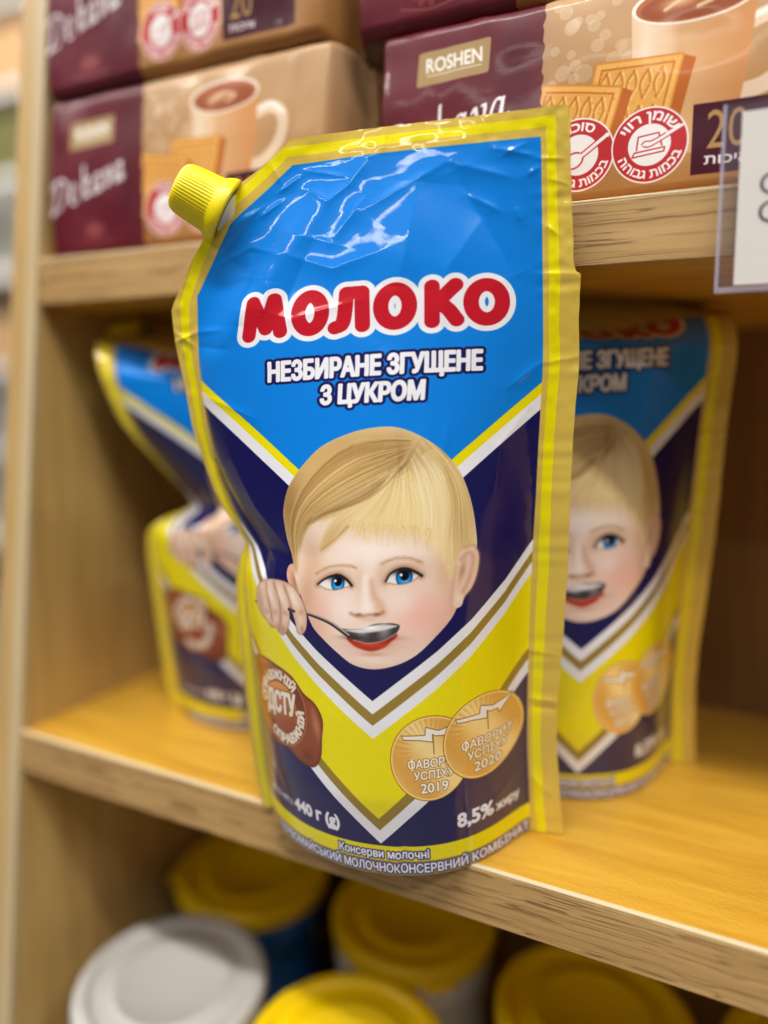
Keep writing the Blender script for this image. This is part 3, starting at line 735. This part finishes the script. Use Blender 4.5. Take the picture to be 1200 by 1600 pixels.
# ------------------------------------------------------------------ materials of the shelf
def wood(name, light, dark, streak, axis='X', dash=1.0, rough=.45, fine=.0, coat=0.0, contrast=.5):
    m, nt, b = new_mat(name)
    tc = N(nt, 'ShaderNodeTexCoord')
    sc = {'X': (1, 9, 14), 'Z': (12, 9, .8)}[axis]
    mp = N(nt, 'ShaderNodeMapping'); mp.inputs['Scale'].default_value = sc
    nt.links.new(tc.outputs['Object'], mp.inputs[0])
    n1 = N(nt, 'ShaderNodeTexNoise', Scale=14.0, Detail=6.0, Roughness=.6)
    nt.links.new(mp.outputs[0], n1.inputs['Vector'])
    r1 = N(nt, 'ShaderNodeValToRGB')
    r1.color_ramp.elements[0].position = .35; r1.color_ramp.elements[0].color = dark
    r1.color_ramp.elements[1].position = .65; r1.color_ramp.elements[1].color = light
    nt.links.new(n1.outputs['Fac'], r1.inputs[0])
    last = r1.outputs[0]
    if streak is not None:
        mp2 = N(nt, 'ShaderNodeMapping'); mp2.inputs['Scale'].default_value = {'X': (.28, 10, 20), 'Z': (30, 12, .8)}[axis]
        nt.links.new(tc.outputs['Object'], mp2.inputs[0])
        wob = N(nt, 'ShaderNodeTexNoise', Scale=26.0, Detail=3.0)
        nt.links.new(tc.outputs['Object'], wob.inputs['Vector'])
        add = N(nt, 'ShaderNodeMixRGB', blend_type='ADD'); add.inputs[0].default_value = .05
        nt.links.new(mp2.outputs[0], add.inputs[1]); nt.links.new(wob.outputs['Color'], add.inputs[2])
        n2 = N(nt, 'ShaderNodeTexNoise', Scale=13.0, Detail=2.2, Roughness=.5, Distortion=.0)
        nt.links.new(add.outputs[0], n2.inputs['Vector'])
        r2 = N(nt, 'ShaderNodeValToRGB')
        r2.color_ramp.elements[0].position = .445; r2.color_ramp.elements[0].color = (0, 0, 0, 1)
        r2.color_ramp.elements[1].position = .475; r2.color_ramp.elements[1].color = (1, 1, 1, 1)
        for ps, vv in ((.49, 0), (.535, 0), (.555, .9), (.575, 0)):
            e_ = r2.color_ramp.elements.new(ps); e_.color = (vv, vv, vv, 1)
        nt.links.new(n2.outputs['Fac'], r2.inputs[0])
        mp3 = N(nt, 'ShaderNodeMapping'); mp3.inputs['Scale'].default_value = {'X': (.8, 8, 12), 'Z': (10, 8, 1.2)}[axis]
        nt.links.new(tc.outputs['Object'], mp3.inputs[0])
        n3 = N(nt, 'ShaderNodeTexNoise', Scale=40.0, Detail=2.0)
        nt.links.new(mp3.outputs[0], n3.inputs['Vector'])
        mu = N(nt, 'ShaderNodeMath', operation='MULTIPLY'); nt.links.new(r2.outputs[0], mu.inputs[0])
        r3 = N(nt, 'ShaderNodeMapRange'); r3.inputs['From Min'].default_value = .36; r3.inputs['From Max'].default_value = .46; r3.inputs['To Max'].default_value = dash
        nt.links.new(n3.outputs['Fac'], r3.inputs['Value']); nt.links.new(r3.outputs[0], mu.inputs[1])
        mx = N(nt, 'ShaderNodeMixRGB'); mx.inputs[2].default_value = streak
        nt.links.new(mu.outputs[0], mx.inputs[0]); nt.links.new(last, mx.inputs[1]); last = mx.outputs[0]
    nt.links.new(last, b.inputs['Base Color'])
    b.inputs['Roughness'].default_value = rough
    b.inputs['Coat Weight'].default_value = coat; b.inputs['Coat Roughness'].default_value = .25
    n4 = N(nt, 'ShaderNodeTexNoise', Scale=700.0, Detail=3.0); nt.links.new(tc.outputs['Object'], n4.inputs['Vector'])
    bp = N(nt, 'ShaderNodeBump', Strength=fine, Distance=.0006); nt.links.new(n4.outputs['Fac'], bp.inputs['Height']); nt.links.new(bp.outputs[0], b.inputs['Normal'])
    return m
M_TOP = wood('golden_laminate', srgb(216, 168, 60), srgb(194, 142, 42), None, rough=.33, fine=.5, coat=.15)
M_EDGE = wood('oak_edge_band', srgb(188, 152, 98), srgb(170, 134, 82), srgb(114, 78, 44), rough=.5, fine=.1)
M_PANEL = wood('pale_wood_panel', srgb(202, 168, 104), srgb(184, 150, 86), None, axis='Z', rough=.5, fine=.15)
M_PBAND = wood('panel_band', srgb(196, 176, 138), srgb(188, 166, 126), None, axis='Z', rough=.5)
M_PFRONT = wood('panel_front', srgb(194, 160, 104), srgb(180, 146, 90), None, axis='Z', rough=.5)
M_LIT_ARRIS = plain('painted_lit_arris', srgb(216, 198, 160), .5)  # pale cut edge, with the bevel's catch of overhead light put into its colour
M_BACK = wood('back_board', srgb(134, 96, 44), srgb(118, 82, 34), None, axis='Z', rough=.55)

# ------------------------------------------------------------------ the shelf unit
unit = tag(empty('shelf_unit', (0, 0, 0)), 'light oak shelving unit holding milk pouches, biscuit packs and tubs', 'shelf')
XL, XR, YB = -.2802, .46, .395
def yfront(z): return .2155 + .0585 * z
def slant_panel(name, x0, x1, mat, y_in=0.0, depth=None, parent=None):
    zs = np.linspace(-.9, .62, 20)
    bm = bmesh.new(); rings = []
    for z in zs:
        y0 = yfront(z) + y_in; y1 = YB + .012 if depth is None else y0 + depth
        rings.append([bm.verts.new(c) for c in ((x0, y0, z), (x1, y0, z), (x1, y1, z), (x0, y1, z))])
    for a, b in zip(rings[:-1], rings[1:]):
        for i in range(4): bm.faces.new((a[i], a[(i + 1) % 4], b[(i + 1) % 4], b[i]))
    bm.faces.new(rings[0][::-1]); bm.faces.new(rings[-1])
    m = bpy.data.meshes.new(name); bm.to_mesh(m); bm.free()
    return obj(name, m, mat, parent)
pl = slant_panel('side_panel', XL - .0172, XL, M_PANEL, .0016, parent=unit)
slant_panel('edge_band', XL - .0176, XL - .0066, M_PFRONT, 0, .0016, parent=pl)
slant_panel('edge_band', XL - .0066, XL + .0003, M_PBAND, -.0012, .0028, parent=pl)
pr = slant_panel('side_panel', XR, XR + .018, M_PANEL, .0016, parent=unit)  # unseen right end, added to keep light out of the bay
slant_panel('edge_band', XR - .0004, XR + .0184, M_PBAND, 0, .0016, parent=pr)
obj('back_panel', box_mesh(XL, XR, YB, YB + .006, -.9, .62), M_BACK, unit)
def board(z_top, thick):
    yf = yfront(z_top - thick * .5)
    b = obj('shelf_board', box_mesh(XL, XR, yf + .0016, YB, z_top - thick, z_top), M_TOP, unit)
    obj('edge_band', box_mesh(XL, XR, yf - .0004, yf + .0016, z_top - thick - .0003, z_top - .0006, .0003, 2), M_EDGE, b)
    obj('lit_arris', box_mesh(XL, XR, yf - .0003, yf + .0016, z_top - .0006, z_top + .0003, .0003, 2), M_LIT_ARRIS, b)  # added strip that paints the bright line along the bevel
    return yf
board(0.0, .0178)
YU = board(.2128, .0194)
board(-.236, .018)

# ------------------------------------------------------------------ biscuit packs
PL, PH, PD = 157.0, 62.0, 52.0
def paint_pack():
    A = Art(0, PL, -46, 100, 7.0)
    sl, X, Y = A.win(0, PL, -46, 100)
    MAR = C(96, 20, 36)
    def beige(X, Y):
        k = np.clip((Y - 4) / 50, 0, 1)[..., None]
        return C(160, 110, 58) + (C(186, 148, 108) - C(160, 110, 58)) * k
    A.put(sl, np.ones(X.shape), beige, X, Y)
    for k in range(26):
        a = rng.uniform(64, 92); b = rng.uniform(38, 62); r = rng.uniform(1.2, 2.6)
        A.ell(a, b, r, r, C(226, 204, 176), soft=.25, op=.32); A.ell(a, b, r, r, C(236, 218, 194), soft=.2, op=.3, ring=.12)
    # steaming cup
    A.blob(104, 30, 22, 26, C(212, 158, 104), .7)
    cupc = lambda X, Y: C(214, 166, 118) + (C(236, 212, 186) - C(214, 166, 118)) * np.clip(1 - np.abs(X - 92) / 9, 0, 1)[..., None] + (C(206, 142, 86) - C(214, 166, 118)) * np.clip((X - 104) / 14, 0, 1)[..., None]
    A.stroke([(119, 46), (127, 48), (133, 44), (132, 36), (125, 29), (117, 27)], 2.3, C(228, 200, 172), n=6); A.stroke([(119, 47), (127, 49), (133.4, 45)], .8, C(246, 238, 228), soft=.5, n=6)
    A.poly([(87.5, 55), (88.5, 38), (91, 22), (96, 12), (113, 12), (118, 24), (120.5, 40), (121.5, 55)], cupc, n=0)
    A.ell(104.5, 55.5, 17, 6.4, C(240, 228, 214)); A.ell(104.5, 55.3, 15.8, 5.5, C(176, 100, 56)); A.ell(104.5, 54.6, 14.4, 4.4, C(150, 72, 36), soft=.6); A.blob(101, 55.5, 5, 1.8, C(226, 186, 140), .8); A.stroke([(97, 54), (103, 56.6), (110, 54.8), (106, 53.2)], .5, C(232, 200, 160), soft=.5, n=6)
    A.blob(98, 36, 2.4, 14, C(238, 212, 182), .5)
    # two biscuits
    def biscuit(p, side):
        p = np.array(p, float)
        A.poly(side, C(186, 98, 32), n=0, grow=.6)
        A.poly(p, C(206, 132, 48), grow=1.0); A.poly(p, C(236, 178, 92), grow=.4, soft=.4); A.poly(p, C(198, 118, 38), grow=-1.1); A.poly(p, C(228, 166, 82), grow=-1.7)
        f = lambda u, v: (p[0] * (1 - u) + p[1] * u) * (1 - v) + (p[3] * (1 - u) + p[2] * u) * v
        for r_ in range(2):
            for c_ in range(5):
                u0, v0 = (c_ + .8) / 5.9, (r_ * .46 + .12)
                for k in (-1, 1):
                    A.stroke([f(u0, v0), f(u0 + k * .06, v0 + .17), f(u0 + .01, v0 + .36)], (.28, .2), C(180, 102, 32), soft=.35, op=.8, n=4)
                    A.stroke([f(u0 + .03, v0), f(u0 + k * .06 + .035, v0 + .17), f(u0 + .04, v0 + .36)], (.25, .15), C(250, 210, 130), soft=.35, op=.75, n=4)
        for k in range(90):
            q = f(rng.uniform(0, 1), rng.uniform(0, 1)); A.blob(q[0], q[1], .35, .3, C(244, 200, 120) if k % 2 else C(196, 124, 50), .5)
    biscuit([(78.5, 41), (102, 40), (97, 17), (74, 20)], [(102, 40), (105.5, 38.5), (100, 15), (97, 16)])
    biscuit([(61.5, 38), (85, 33.5), (79, 11), (56, 15)], [(85, 33.5), (88, 32), (82, 9), (79, 11)])
    # maroon end with ragged border
    e = [(61 + .35 * sin(k * 2.1) + .25 * sin(k * 5.3), -8 + k * 1.6) for k in range(60)]
    A.poly([(-2, 95)] + [(-2, -8)] + e, MAR, soft=.0)
    A.blob(20, 30, 10, 40, C(112, 36, 52), .5); A.blob(52, 40, 6, 30, C(70, 12, 28), .5)
    # badge
    A.poly([(18.6, 46.2), (42.2, 47.4), (42.6, 57), (19, 56)], C(166, 138, 92), grow=.9)
    A.text('ROSHEN', 21.2, 40.6, 49.8, 4.6, C(238, 234, 228), .14, rot=radians(2.5)); A.stroke([(21.4, 48.6), (40.5, 49.5)], .13, C(238, 234, 228))
    # script
    sc = 7.4; wc = C(236, 232, 234); ang = radians(14)
    def scr(pts, ox, w=.82, n=6):
        q = np.array(pts, float) * sc; x = ox + q[:, 0] + .22 * q[:, 1]; y = q[:, 1]
        P = np.stack([5.5 + x * cos(ang) - y * sin(ang), 19.5 + x * sin(ang) + y * cos(ang)], 1)
        A.stroke(P, w, wc, n=n, pen=(radians(35), 2.3))
    scr([(.42, 1.55), (.3, .9), (.14, .1), (.0, -.12), (-.1, .05)], 1); scr([(-.1, 1.3), (.2, 1.62), (.75, 1.65), (1.2, 1.3), (1.15, .6), (.7, .08), (.1, .0)], 1)
    scr([(.08, .45), (.5, .6), (.5, .95), (.25, .98), (.06, .55), (.12, .12), (.38, 0), (.62, .22)], 12.2)
    scr([(.28, 1.75), (.22, .9), (.1, 0)], 20); scr([(.12, .45), (.45, .98), (.62, .85), (.25, .52), (.45, .05), (.72, .16)], 20)
    def aa(o): scr([(.58, .88), (.3, .98), (.05, .5), (.14, .02), (.4, .2), (.6, .9)], o); scr([(.6, .95), (.52, .2), (.62, .0), (.82, .2)], o)
    aa(26.6)
    scr([(.0, .8), (.14, .98), (.22, .6), (.26, .02), (.55, .45), (.62, .92), (.5, .98)], 33.6)
    aa(40)
    # small rosette below
    for k in range(9):
        a = k / 9 * 2 * pi; A.ell(31 + 4.6 * cos(a), 11 + 2.6 * sin(a), 2.2, 1.3, C(140, 64, 66), rot=a, op=.75, soft=.3)
    A.ell(31, 11, 3, 2, C(150, 74, 74), soft=.4); A.stroke([(21, 6.5), (31, 5.4), (41, 6.5)], .35, C(140, 66, 68), n=4)
    # round warning badges
    RD = C(188, 44, 50)
    for cx, top in ((73.2, 'רכוס'), (94.2, 'יוור ןמוש')):
        cy, R = 15.8, 11.0
        A.ell(cx, cy, R, R, C(240, 236, 236)); A.ell(cx, cy, R - .5, R - .5, RD); A.ell(cx, cy, 6.1, 6.1, C(240, 236, 236))
        A.text(top, 0, 8.5 if len(top) < 6 else 15.5, 0, 2.7, C(246, 240, 240), .16, arc=(cx, cy, 7.2, radians(90), False))
        A.text('ההובג תומכב', 0, 23.5, 0, 2.5, C(246, 240, 240), .14, arc=(cx, cy, 9.6, radians(-88), True))
        if len(top) > 6:
            A.stroke([(cx - 4.8, cy - 3.2), (cx + 4.2, cy - 2.4), (cx + 4.4, cy - 1.2), (cx - 4.2, cy - 1.9)], .2, RD, closed=True)
            A.stroke([(cx - 3.6, cy - 1.2), (cx - 3.2, cy + 2.6), (cx + 2.6, cy + 3.2), (cx + 3.6, cy - .6)], .2, RD)
            A.stroke([(cx - 1.6, cy + .2), (cx + .5, cy + .4), (cx + 9, cy + 4.4)], (.75, .5), C(240, 236, 236), n=3)
            A.stroke([(cx - 1.8, cy - .3), (cx + .8, cy - .4), (cx + 9.2, cy + 3.9)], .17, RD, n=3); A.stroke([(cx - 2.2, cy + .3), (cx - 1.2, cy + 1.1), (cx + .8, cy + 1.1), (cx + 4.5, cy + 2.8)], .17, RD, n=3)
        else:
            A.ell(cx - 1.4, cy - 1.6, 2.9, 2.2, RD, ring=.25, rot=.5); A.stroke([(cx + .8, cy - .2), (cx + 8.6, cy + 4.6)], .75, C(240, 236, 236))
            A.stroke([(cx + .8, cy + .4), (cx + 8, cy + 5.2)], .2, RD); A.stroke([(cx + 1.4, cy - .9), (cx + 8.8, cy + 3.9)], .2, RD)
    # dark counter box
    A.poly([(106, 5.5), (106, 25.4), (140, 25.6), (140, 5.8)], C(66, 10, 32))
    A.text('20', 110, 120.6, 12.6, 10.6, C(176, 138, 82), .0); A.text('תוכיא', 109.6, 121.4, 8.2, 2.6, C(236, 230, 230), .1)
    # plain under side with small print
    A.poly([(-2, -1.5), (PL + 2, -1.5), (PL + 2, -60), (-2, -60)], C(92, 84, 80))
    for r_ in range(12):
        x = 4.0
        while x < PL - 6:
            L = rng.uniform(1, 5); A.stroke([(x, -5 - r_ * 2.3), (x + L, -5 - r_ * 2.3)], .28, C(190, 184, 178), soft=.25, op=.7); x += L + rng.uniform(.8, 1.6)
    A.img *= 1 + rng.normal(0, .012, A.img.shape[:2])[..., None]
    return A
pa = paint_pack(); img_pack = pa.image('pack_print')
def pack_material():
    m, nt, b = new_mat('pack_film')
    uv = N(nt, 'ShaderNodeUVMap'); t = N(nt, 'ShaderNodeTexImage', image=img_pack, interpolation='Cubic', extension='EXTEND')
    nt.links.new(uv.outputs[0], t.inputs[0]); nt.links.new(t.outputs[0], b.inputs['Base Color'])
    b.inputs['Roughness'].default_value = .46; b.inputs['Specular IOR Level'].default_value = .25; b.inputs['Coat Weight'].default_value = .22; b.inputs['Coat Roughness'].default_value = .1
    tc = N(nt, 'ShaderNodeTexCoord'); n1 = N(nt, 'ShaderNodeTexNoise', Scale=130.0, Detail=3.0)
    nt.links.new(tc.outputs['Object'], n1.inputs['Vector'])
    bp = N(nt, 'ShaderNodeBump', Strength=.08, Distance=.001); nt.links.new(n1.outputs['Fac'], bp.inputs['Height'])
    nt.links.new(bp.outputs[0], b.inputs['Normal']); nt.links.new(bp.outputs[0], b.inputs['Coat Normal'])
    return m
M_PACK = pack_material()

def pack_mesh(seed, Hh, fin=True):
    L, Dd = PL / 1000, PD / 1000
    r = .0042
    # perimeter, clockwise from the lower front corner: up the front, over the top, down the back, under
    per = []
    def arc(cy, cz, a0, a1):
        for a in np.linspace(a0, a1, 7)[1:]: per.append((cy + r * cos(a), cz + r * sin(a)))
    def line(a, b, n):
        for k in np.linspace(0, 1, n + 1)[1:]: per.append((a[0] + (b[0] - a[0]) * k, a[1] + (b[1] - a[1]) * k))
    per.append((0, r)); line((0, r), (0, Hh - r), 16); arc(r, Hh - r, pi, pi / 2)
    line((r, Hh), (Dd - r, Hh), 8); arc(Dd - r, Hh - r, pi / 2, 0); line((Dd, Hh - r), (Dd, r), 8); arc(Dd - r, r, 0, -pi / 2)
    line((Dd - r, 0), (r, 0), 10); arc(r, r, -pi / 2, -pi)
    per = np.array(per[:-1]); n = len(per)
    nxt = np.roll(per, -1, 0); seg = np.hypot(*(nxt - per).T); s = np.concatenate([[0], np.cumsum(seg)[:-1]]); tot = seg.sum()
    s = s + r * 1.0                                   # unrolled height on the front
    s = np.where(s > tot - .046, s - tot, s)
    xs = np.concatenate([[-.0045, -.0043, -.003, -.001, -.0005], np.linspace(0, .006, 10), np.linspace(.009, L - .009, 68), np.linspace(L - .006, L, 10), [L + .0005, L + .001, L + .003, L + .0043, L + .0045]])
    if not fin: xs = xs[5:]
    P = np.zeros((n, len(xs), 3)); uv = np.zeros((n, len(xs), 2))
    for i, x in enumerate(xs):
        e = min(x, L - x)
        k = np.clip(e / .006, 0, 1); k = sqrt(max(0, 1 - (1 - k) ** 2)) if e >= 0 else 0.0
        kd = .03 + .97 * k; kz = .95 + .05 * np.clip(k * 1.4, 0, 1)
        yy = Dd / 2 + (per[:, 0] - Dd / 2) * kd; zz = Hh / 2 + (per[:, 1] - Hh / 2) * kz
        if e < 0: yy = yy + .0006 * np.sin(zz * 2200) + .002 * sin(x * 60)
        front = np.clip(1 - per[:, 0] / .004, 0, 1)
        pf = -.0018 * np.sin(np.clip(per[:, 1] / Hh, 0, 1) * pi) * k
        wr = .0007 * value_noise(np.full(n, x * 1000 + seed * 17.0), per[:, 1] * 1000, 24, 51 + seed) + .0005 * value_noise(np.full(n, x * 1000 + seed * 37.0), per[:, 1] * 1000, 11, 11 + seed) + .0006 * value_noise(np.full(n, x * 1000.0), per[:, 1] * 350, 4.5, 21 + seed) * np.exp(-(e / .03) ** 2)
        P[:, i] = np.stack([np.full(n, x), yy + front * (pf + wr * k), zz + (per[:, 1] > Hh - .001) * value_noise(np.full(n, x * 1000), per[:, 0] * 1000, 13, 31 + seed) * .0020 * k], 1)
        uv[:, i, 0] = np.clip(x / L, .002, .998); uv[:, i, 1] = (s * 1000 + 46) / 146.0
    P2 = np.concatenate([P, P[:1]]); uv2 = np.concatenate([uv, uv[:1]]); uv2[-1, :, 1] = (r * 1000 + 46) / 146.0
    return grid_mesh('biscuit_pack', P2[:, ::-1], uv2[:, ::-1])
PK = []
for i, (x, y, z, hh, label) in enumerate((
        (-.2788, .2312, .2132, .0690, 'maroon and beige biscuit pack at left end of upper shelf, standing on the shelf board'),
        (-.1172, .2338, .2131, .0662, 'biscuit pack on the upper shelf board behind the price tag, two red badges showing'),
        (-.2790, .2300, .2826, .0660, 'biscuit pack in the top layer against the side panel, cut off by photo top'),
        (-.1275, .2345, .2798, .0660, 'biscuit pack in the top layer lying over the pack behind the price tag'))):
    o = obj('biscuit_pack', pack_mesh(i, hh, i % 2 == 1), M_PACK)
    o.location = (x, y, z); o.scale.x = (.95, 1, .94, 1)[i]
    tag(o, label, 'biscuit pack', 'biscuit packs stacked on the upper shelf'); PK.append(o)

# ------------------------------------------------------------------ pouches
BASE = (-0.09527, 0.22937, 0.0)
make_pouch(radians(7.5), None, 380, 720, BASE, radians(18.2537), 'sharp foremost blue and yellow condensed milk pouch standing at the shelf edge', 'condensed milk pouches on the middle shelf', 0.0, .003)
back = make_pouch(radians(8.5), (.168, .016, radians(88)), 150, 280, (-.0520, .3035, 0), radians(24.5), 'milk pouch behind the foremost pouch on its right, half of the painted face showing', 'condensed milk pouches on the middle shelf', -.004)
back.scale = (.985, 1.03, 1.04)
make_pouch(radians(5.0), (.160, .022, radians(88)), 150, 280, (-.1925, .2965, 0), radians(36), 'blurred milk pouch near the side panel with its yellow cap in shadow', 'condensed milk pouches on the middle shelf', .045, .022)

# ------------------------------------------------------------------ price tag
def acrylic(name, haze):
    m = bpy.data.materials.new(name); m.use_nodes = True
    nt = m.node_tree; nt.nodes.clear()
    out = N(nt, 'ShaderNodeOutputMaterial'); mx = N(nt, 'ShaderNodeMixShader'); m2 = N(nt, 'ShaderNodeMixShader')
    tr = N(nt, 'ShaderNodeBsdfTransparent', Color=(.97, .97, .985, 1)); gl = N(nt, 'ShaderNodeBsdfGlossy', Roughness=.06)
    df = N(nt, 'ShaderNodeBsdfDiffuse', Color=(.72, .68, .80, 1)); fr = N(nt, 'ShaderNodeFresnel', IOR=1.45)
    m2.inputs[0].default_value = haze
    nt.links.new(tr.outputs[0], m2.inputs[1]); nt.links.new(df.outputs[0], m2.inputs[2])
    ge = N(nt, 'ShaderNodeNewGeometry'); ml = N(nt, 'ShaderNodeMath', operation='MULTIPLY'); iv = N(nt, 'ShaderNodeMath', operation='SUBTRACT'); iv.inputs[0].default_value = 1
    nt.links.new(ge.outputs['Backfacing'], iv.inputs[1]); nt.links.new(iv.outputs[0], ml.inputs[0]); nt.links.new(fr.outputs[0], ml.inputs[1])
    nt.links.new(ml.outputs[0], mx.inputs[0]); nt.links.new(m2.outputs[0], mx.inputs[1]); nt.links.new(gl.outputs[0], mx.inputs[2])
    nt.links.new(mx.outputs[0], out.inputs[0])
    return m
M_ACR = acrylic('clear_acrylic', .018); M_RIM = acrylic('acrylic_rim', .38)
hold = tag(empty('price_tag_holder', (-.0030, .2215, .1822)), 'clear acrylic price tag holder clipped on the upper shelf edge', 'tag holder')
obj('front_plate', box_mesh(0, .075, 0, .0012, 0, .0512, .0003), M_ACR, hold)
obj('rear_plate', box_mesh(0, .075, .0028, .0040, 0, .0512, .0003), M_ACR, hold)
obj('rim', box_mesh(0, .075, .0012, .0028, .0, .0014), M_RIM, hold)
obj('rim', box_mesh(0, .0009, .0012, .0028, .0014, .0512), M_RIM, hold)
card = obj('price_card', box_mesh(0, .068, 0, .0005, 0, .0468), plain('card_paper', srgb(232, 226, 214), .75, bump=.05))
card.location = (.0018, .2231, .1842)
tag(card, 'off-white printed price card inside the clear tag holder', 'price card')
def flat_text(body, size, mat, parent, loc):
    c = bpy.data.curves.new('lettering', 'FONT'); c.body = body; c.size = size
    o = bpy.data.objects.new('tmp', c); COL.objects.link(o)
    dg = bpy.context.evaluated_depsgraph_get(); m = bpy.data.meshes.new_from_object(o.evaluated_get(dg))
    bpy.data.objects.remove(o)
    m.transform(Matrix.Rotation(pi / 2, 4, 'X'))
    t = obj('lettering', m, mat, parent); t.location = loc
    return t
M_INK = plain('grey_ink', srgb(70, 68, 68), .7)
flat_text('C', .0085, M_INK, card, (.0048, -.0001, .0240)); flat_text('C', .0085, M_INK, card, (.0048, -.0001, .0164))

# ------------------------------------------------------------------ tubs on the lower shelf
M_LIDY = plain('yellow_lid', srgb(232, 196, 0), .42, bump=.05); M_LIDW = plain('white_lid', srgb(176, 173, 170), .45, bump=.05)
def tub_label(name, base, b2c):
    m, nt, b = new_mat(name)
    tc = N(nt, 'ShaderNodeTexCoord'); mp = N(nt, 'ShaderNodeMapping'); mp.inputs['Scale'].default_value = (30, 30, 18)
    nt.links.new(tc.outputs['Object'], mp.inputs[0])
    n = N(nt, 'ShaderNodeTexNoise', Scale=1.4, Detail=2.0); nt.links.new(mp.outputs[0], n.inputs['Vector'])
    r = N(nt, 'ShaderNodeValToRGB'); r.color_ramp.interpolation = 'CONSTANT'
    r.color_ramp.elements[0].color = base; r.color_ramp.elements[1].color = b2c; r.color_ramp.elements[1].position = .56
    e = r.color_ramp.elements.new(.63); e.color = srgb(225, 225, 228)
    nt.links.new(n.outputs['Fac'], r.inputs[0]); nt.links.new(r.outputs[0], b.inputs['Base Color']); b.inputs['Roughness'].default_value = .35
    return m
M_TB = tub_label('tub_label_blue', srgb(20, 96, 170), srgb(14, 60, 130)); M_TW = tub_label('tub_label_white', srgb(206, 204, 200), srgb(150, 44, 40))
LIDP = [(.0001, -.0022), (.0240, -.0022), (.0246, -.0016), (.0256, -.0016), (.0262, -.0022), (.0330, -.0022), (.0352, -.0020), (.0362, -.0008), (.0368, -.0001), (.0385, .0), (.0412, -.0002), (.0424, -.0010), (.0430, -.0024), (.0431, -.0085), (.0428, -.0092), (.0416, -.0093), (.0415, -.006)]
BODY = [(.0405, -.004), (.0405, -.010), (.0412, -.0125), (.0412, -.016), (.0400, -.017), (.0385, -.06), (.0372, -.114), (.0360, -.1175), (.0001, -.1178)]
def tub(x, y, lid, body, label):
    t = tag(empty('food_tub', (x, y, -.236)), label, 'tub', 'plastic tubs on the lower shelf')
    a = obj('body', lathe('body', BODY, 72), body, t, True); a.location.z = .1182
    c = obj('lid', lathe('lid', LIDP, 72), lid, t, True); c.location.z = .1232
    tb = obj('pull_tab', box_mesh(-.007, .007, -.0475, -.0425, -.0080, -.0066, .0006), lid, c); tb.rotation_euler.z = (x * 91 + y * 57) % 2.5 - 1.2
    return t
tub(-.2150, .2410, M_LIDW, M_TW, 'tub with the only white lid, next to the side panel on lower shelf')
tub(-.1250, .2430, M_LIDY, M_TW, 'yellow-lidded tub right of the white-lidded tub, nearest the photo bottom edge')
tub(-.2300, .3250, M_LIDY, M_TB, 'yellow-lidded blue tub directly behind the white-lidded tub')
tub(-.1330, .3330, M_LIDY, M_TW, 'yellow-lidded tub in back row under the foremost pouch')
tub(-.0370, .3090, M_LIDY, M_TB, 'yellow-lidded tub half hidden under the grained front edge of the middle shelf')
tub(.0560, .3200, M_LIDY, M_TW, 'yellow-lidded tub at the photo right corner, only a sliver of lid showing')

# ------------------------------------------------------------------ shop beyond the unit, seen as a blurred strip
fl = obj('floor', box_mesh(-9, 9, -9, 9, -.96, -.9), plain('shop_floor', srgb(128, 124, 118), .4, bump=.05, bscale=6)); tag(fl, kind='structure')
wl = obj('wall', box_mesh(-9, 9, 4.2, 4.3, -.9, 2.2), plain('shop_wall', srgb(196, 192, 186), .8, bump=.1, bscale=20)); tag(wl, kind='structure')
rack = tag(empty('display_rack', (-3.45, 2.6, -.9)), 'blurred pale display rack with cartons standing beyond the side panel', 'rack')
M_RK = plain('rack_metal', srgb(206, 204, 200), .5)
for x in (-.9, .9): obj('upright', box_mesh(x - .03, x + .03, 0, .5, 0, 3.6), M_RK, rack)
obj('back_sheet', box_mesh(-.87, .87, .47, .49, 0, 3.6), M_RK, rack)
for z in (.3, .8, 1.25, 1.75, 2.25, 2.7, 3.15): obj('shelf', box_mesh(-.87, .87, .02, .47, z, z + .04), M_RK, rack)
cols = [srgb(176, 140, 100), srgb(196, 168, 126), srgb(96, 92, 50), srgb(186, 160, 120)]
k = 0
for z in (1.29, 2.29, 2.74, 3.19):
    for i in range(6):
        c = obj('carton', box_mesh(-.13, .13, 0, .3, 0, .26 if z < 1.5 else .33, .004), plain('carton_card', cols[(k * 3 + i) % 4], .7))
        c.location = (-3.45 - .72 + i * .285, 2.66, -.9 + z + .0005)
        tag(c, 'blurred carton on the distant display rack', 'carton', 'cartons on the distant rack'); k += 1
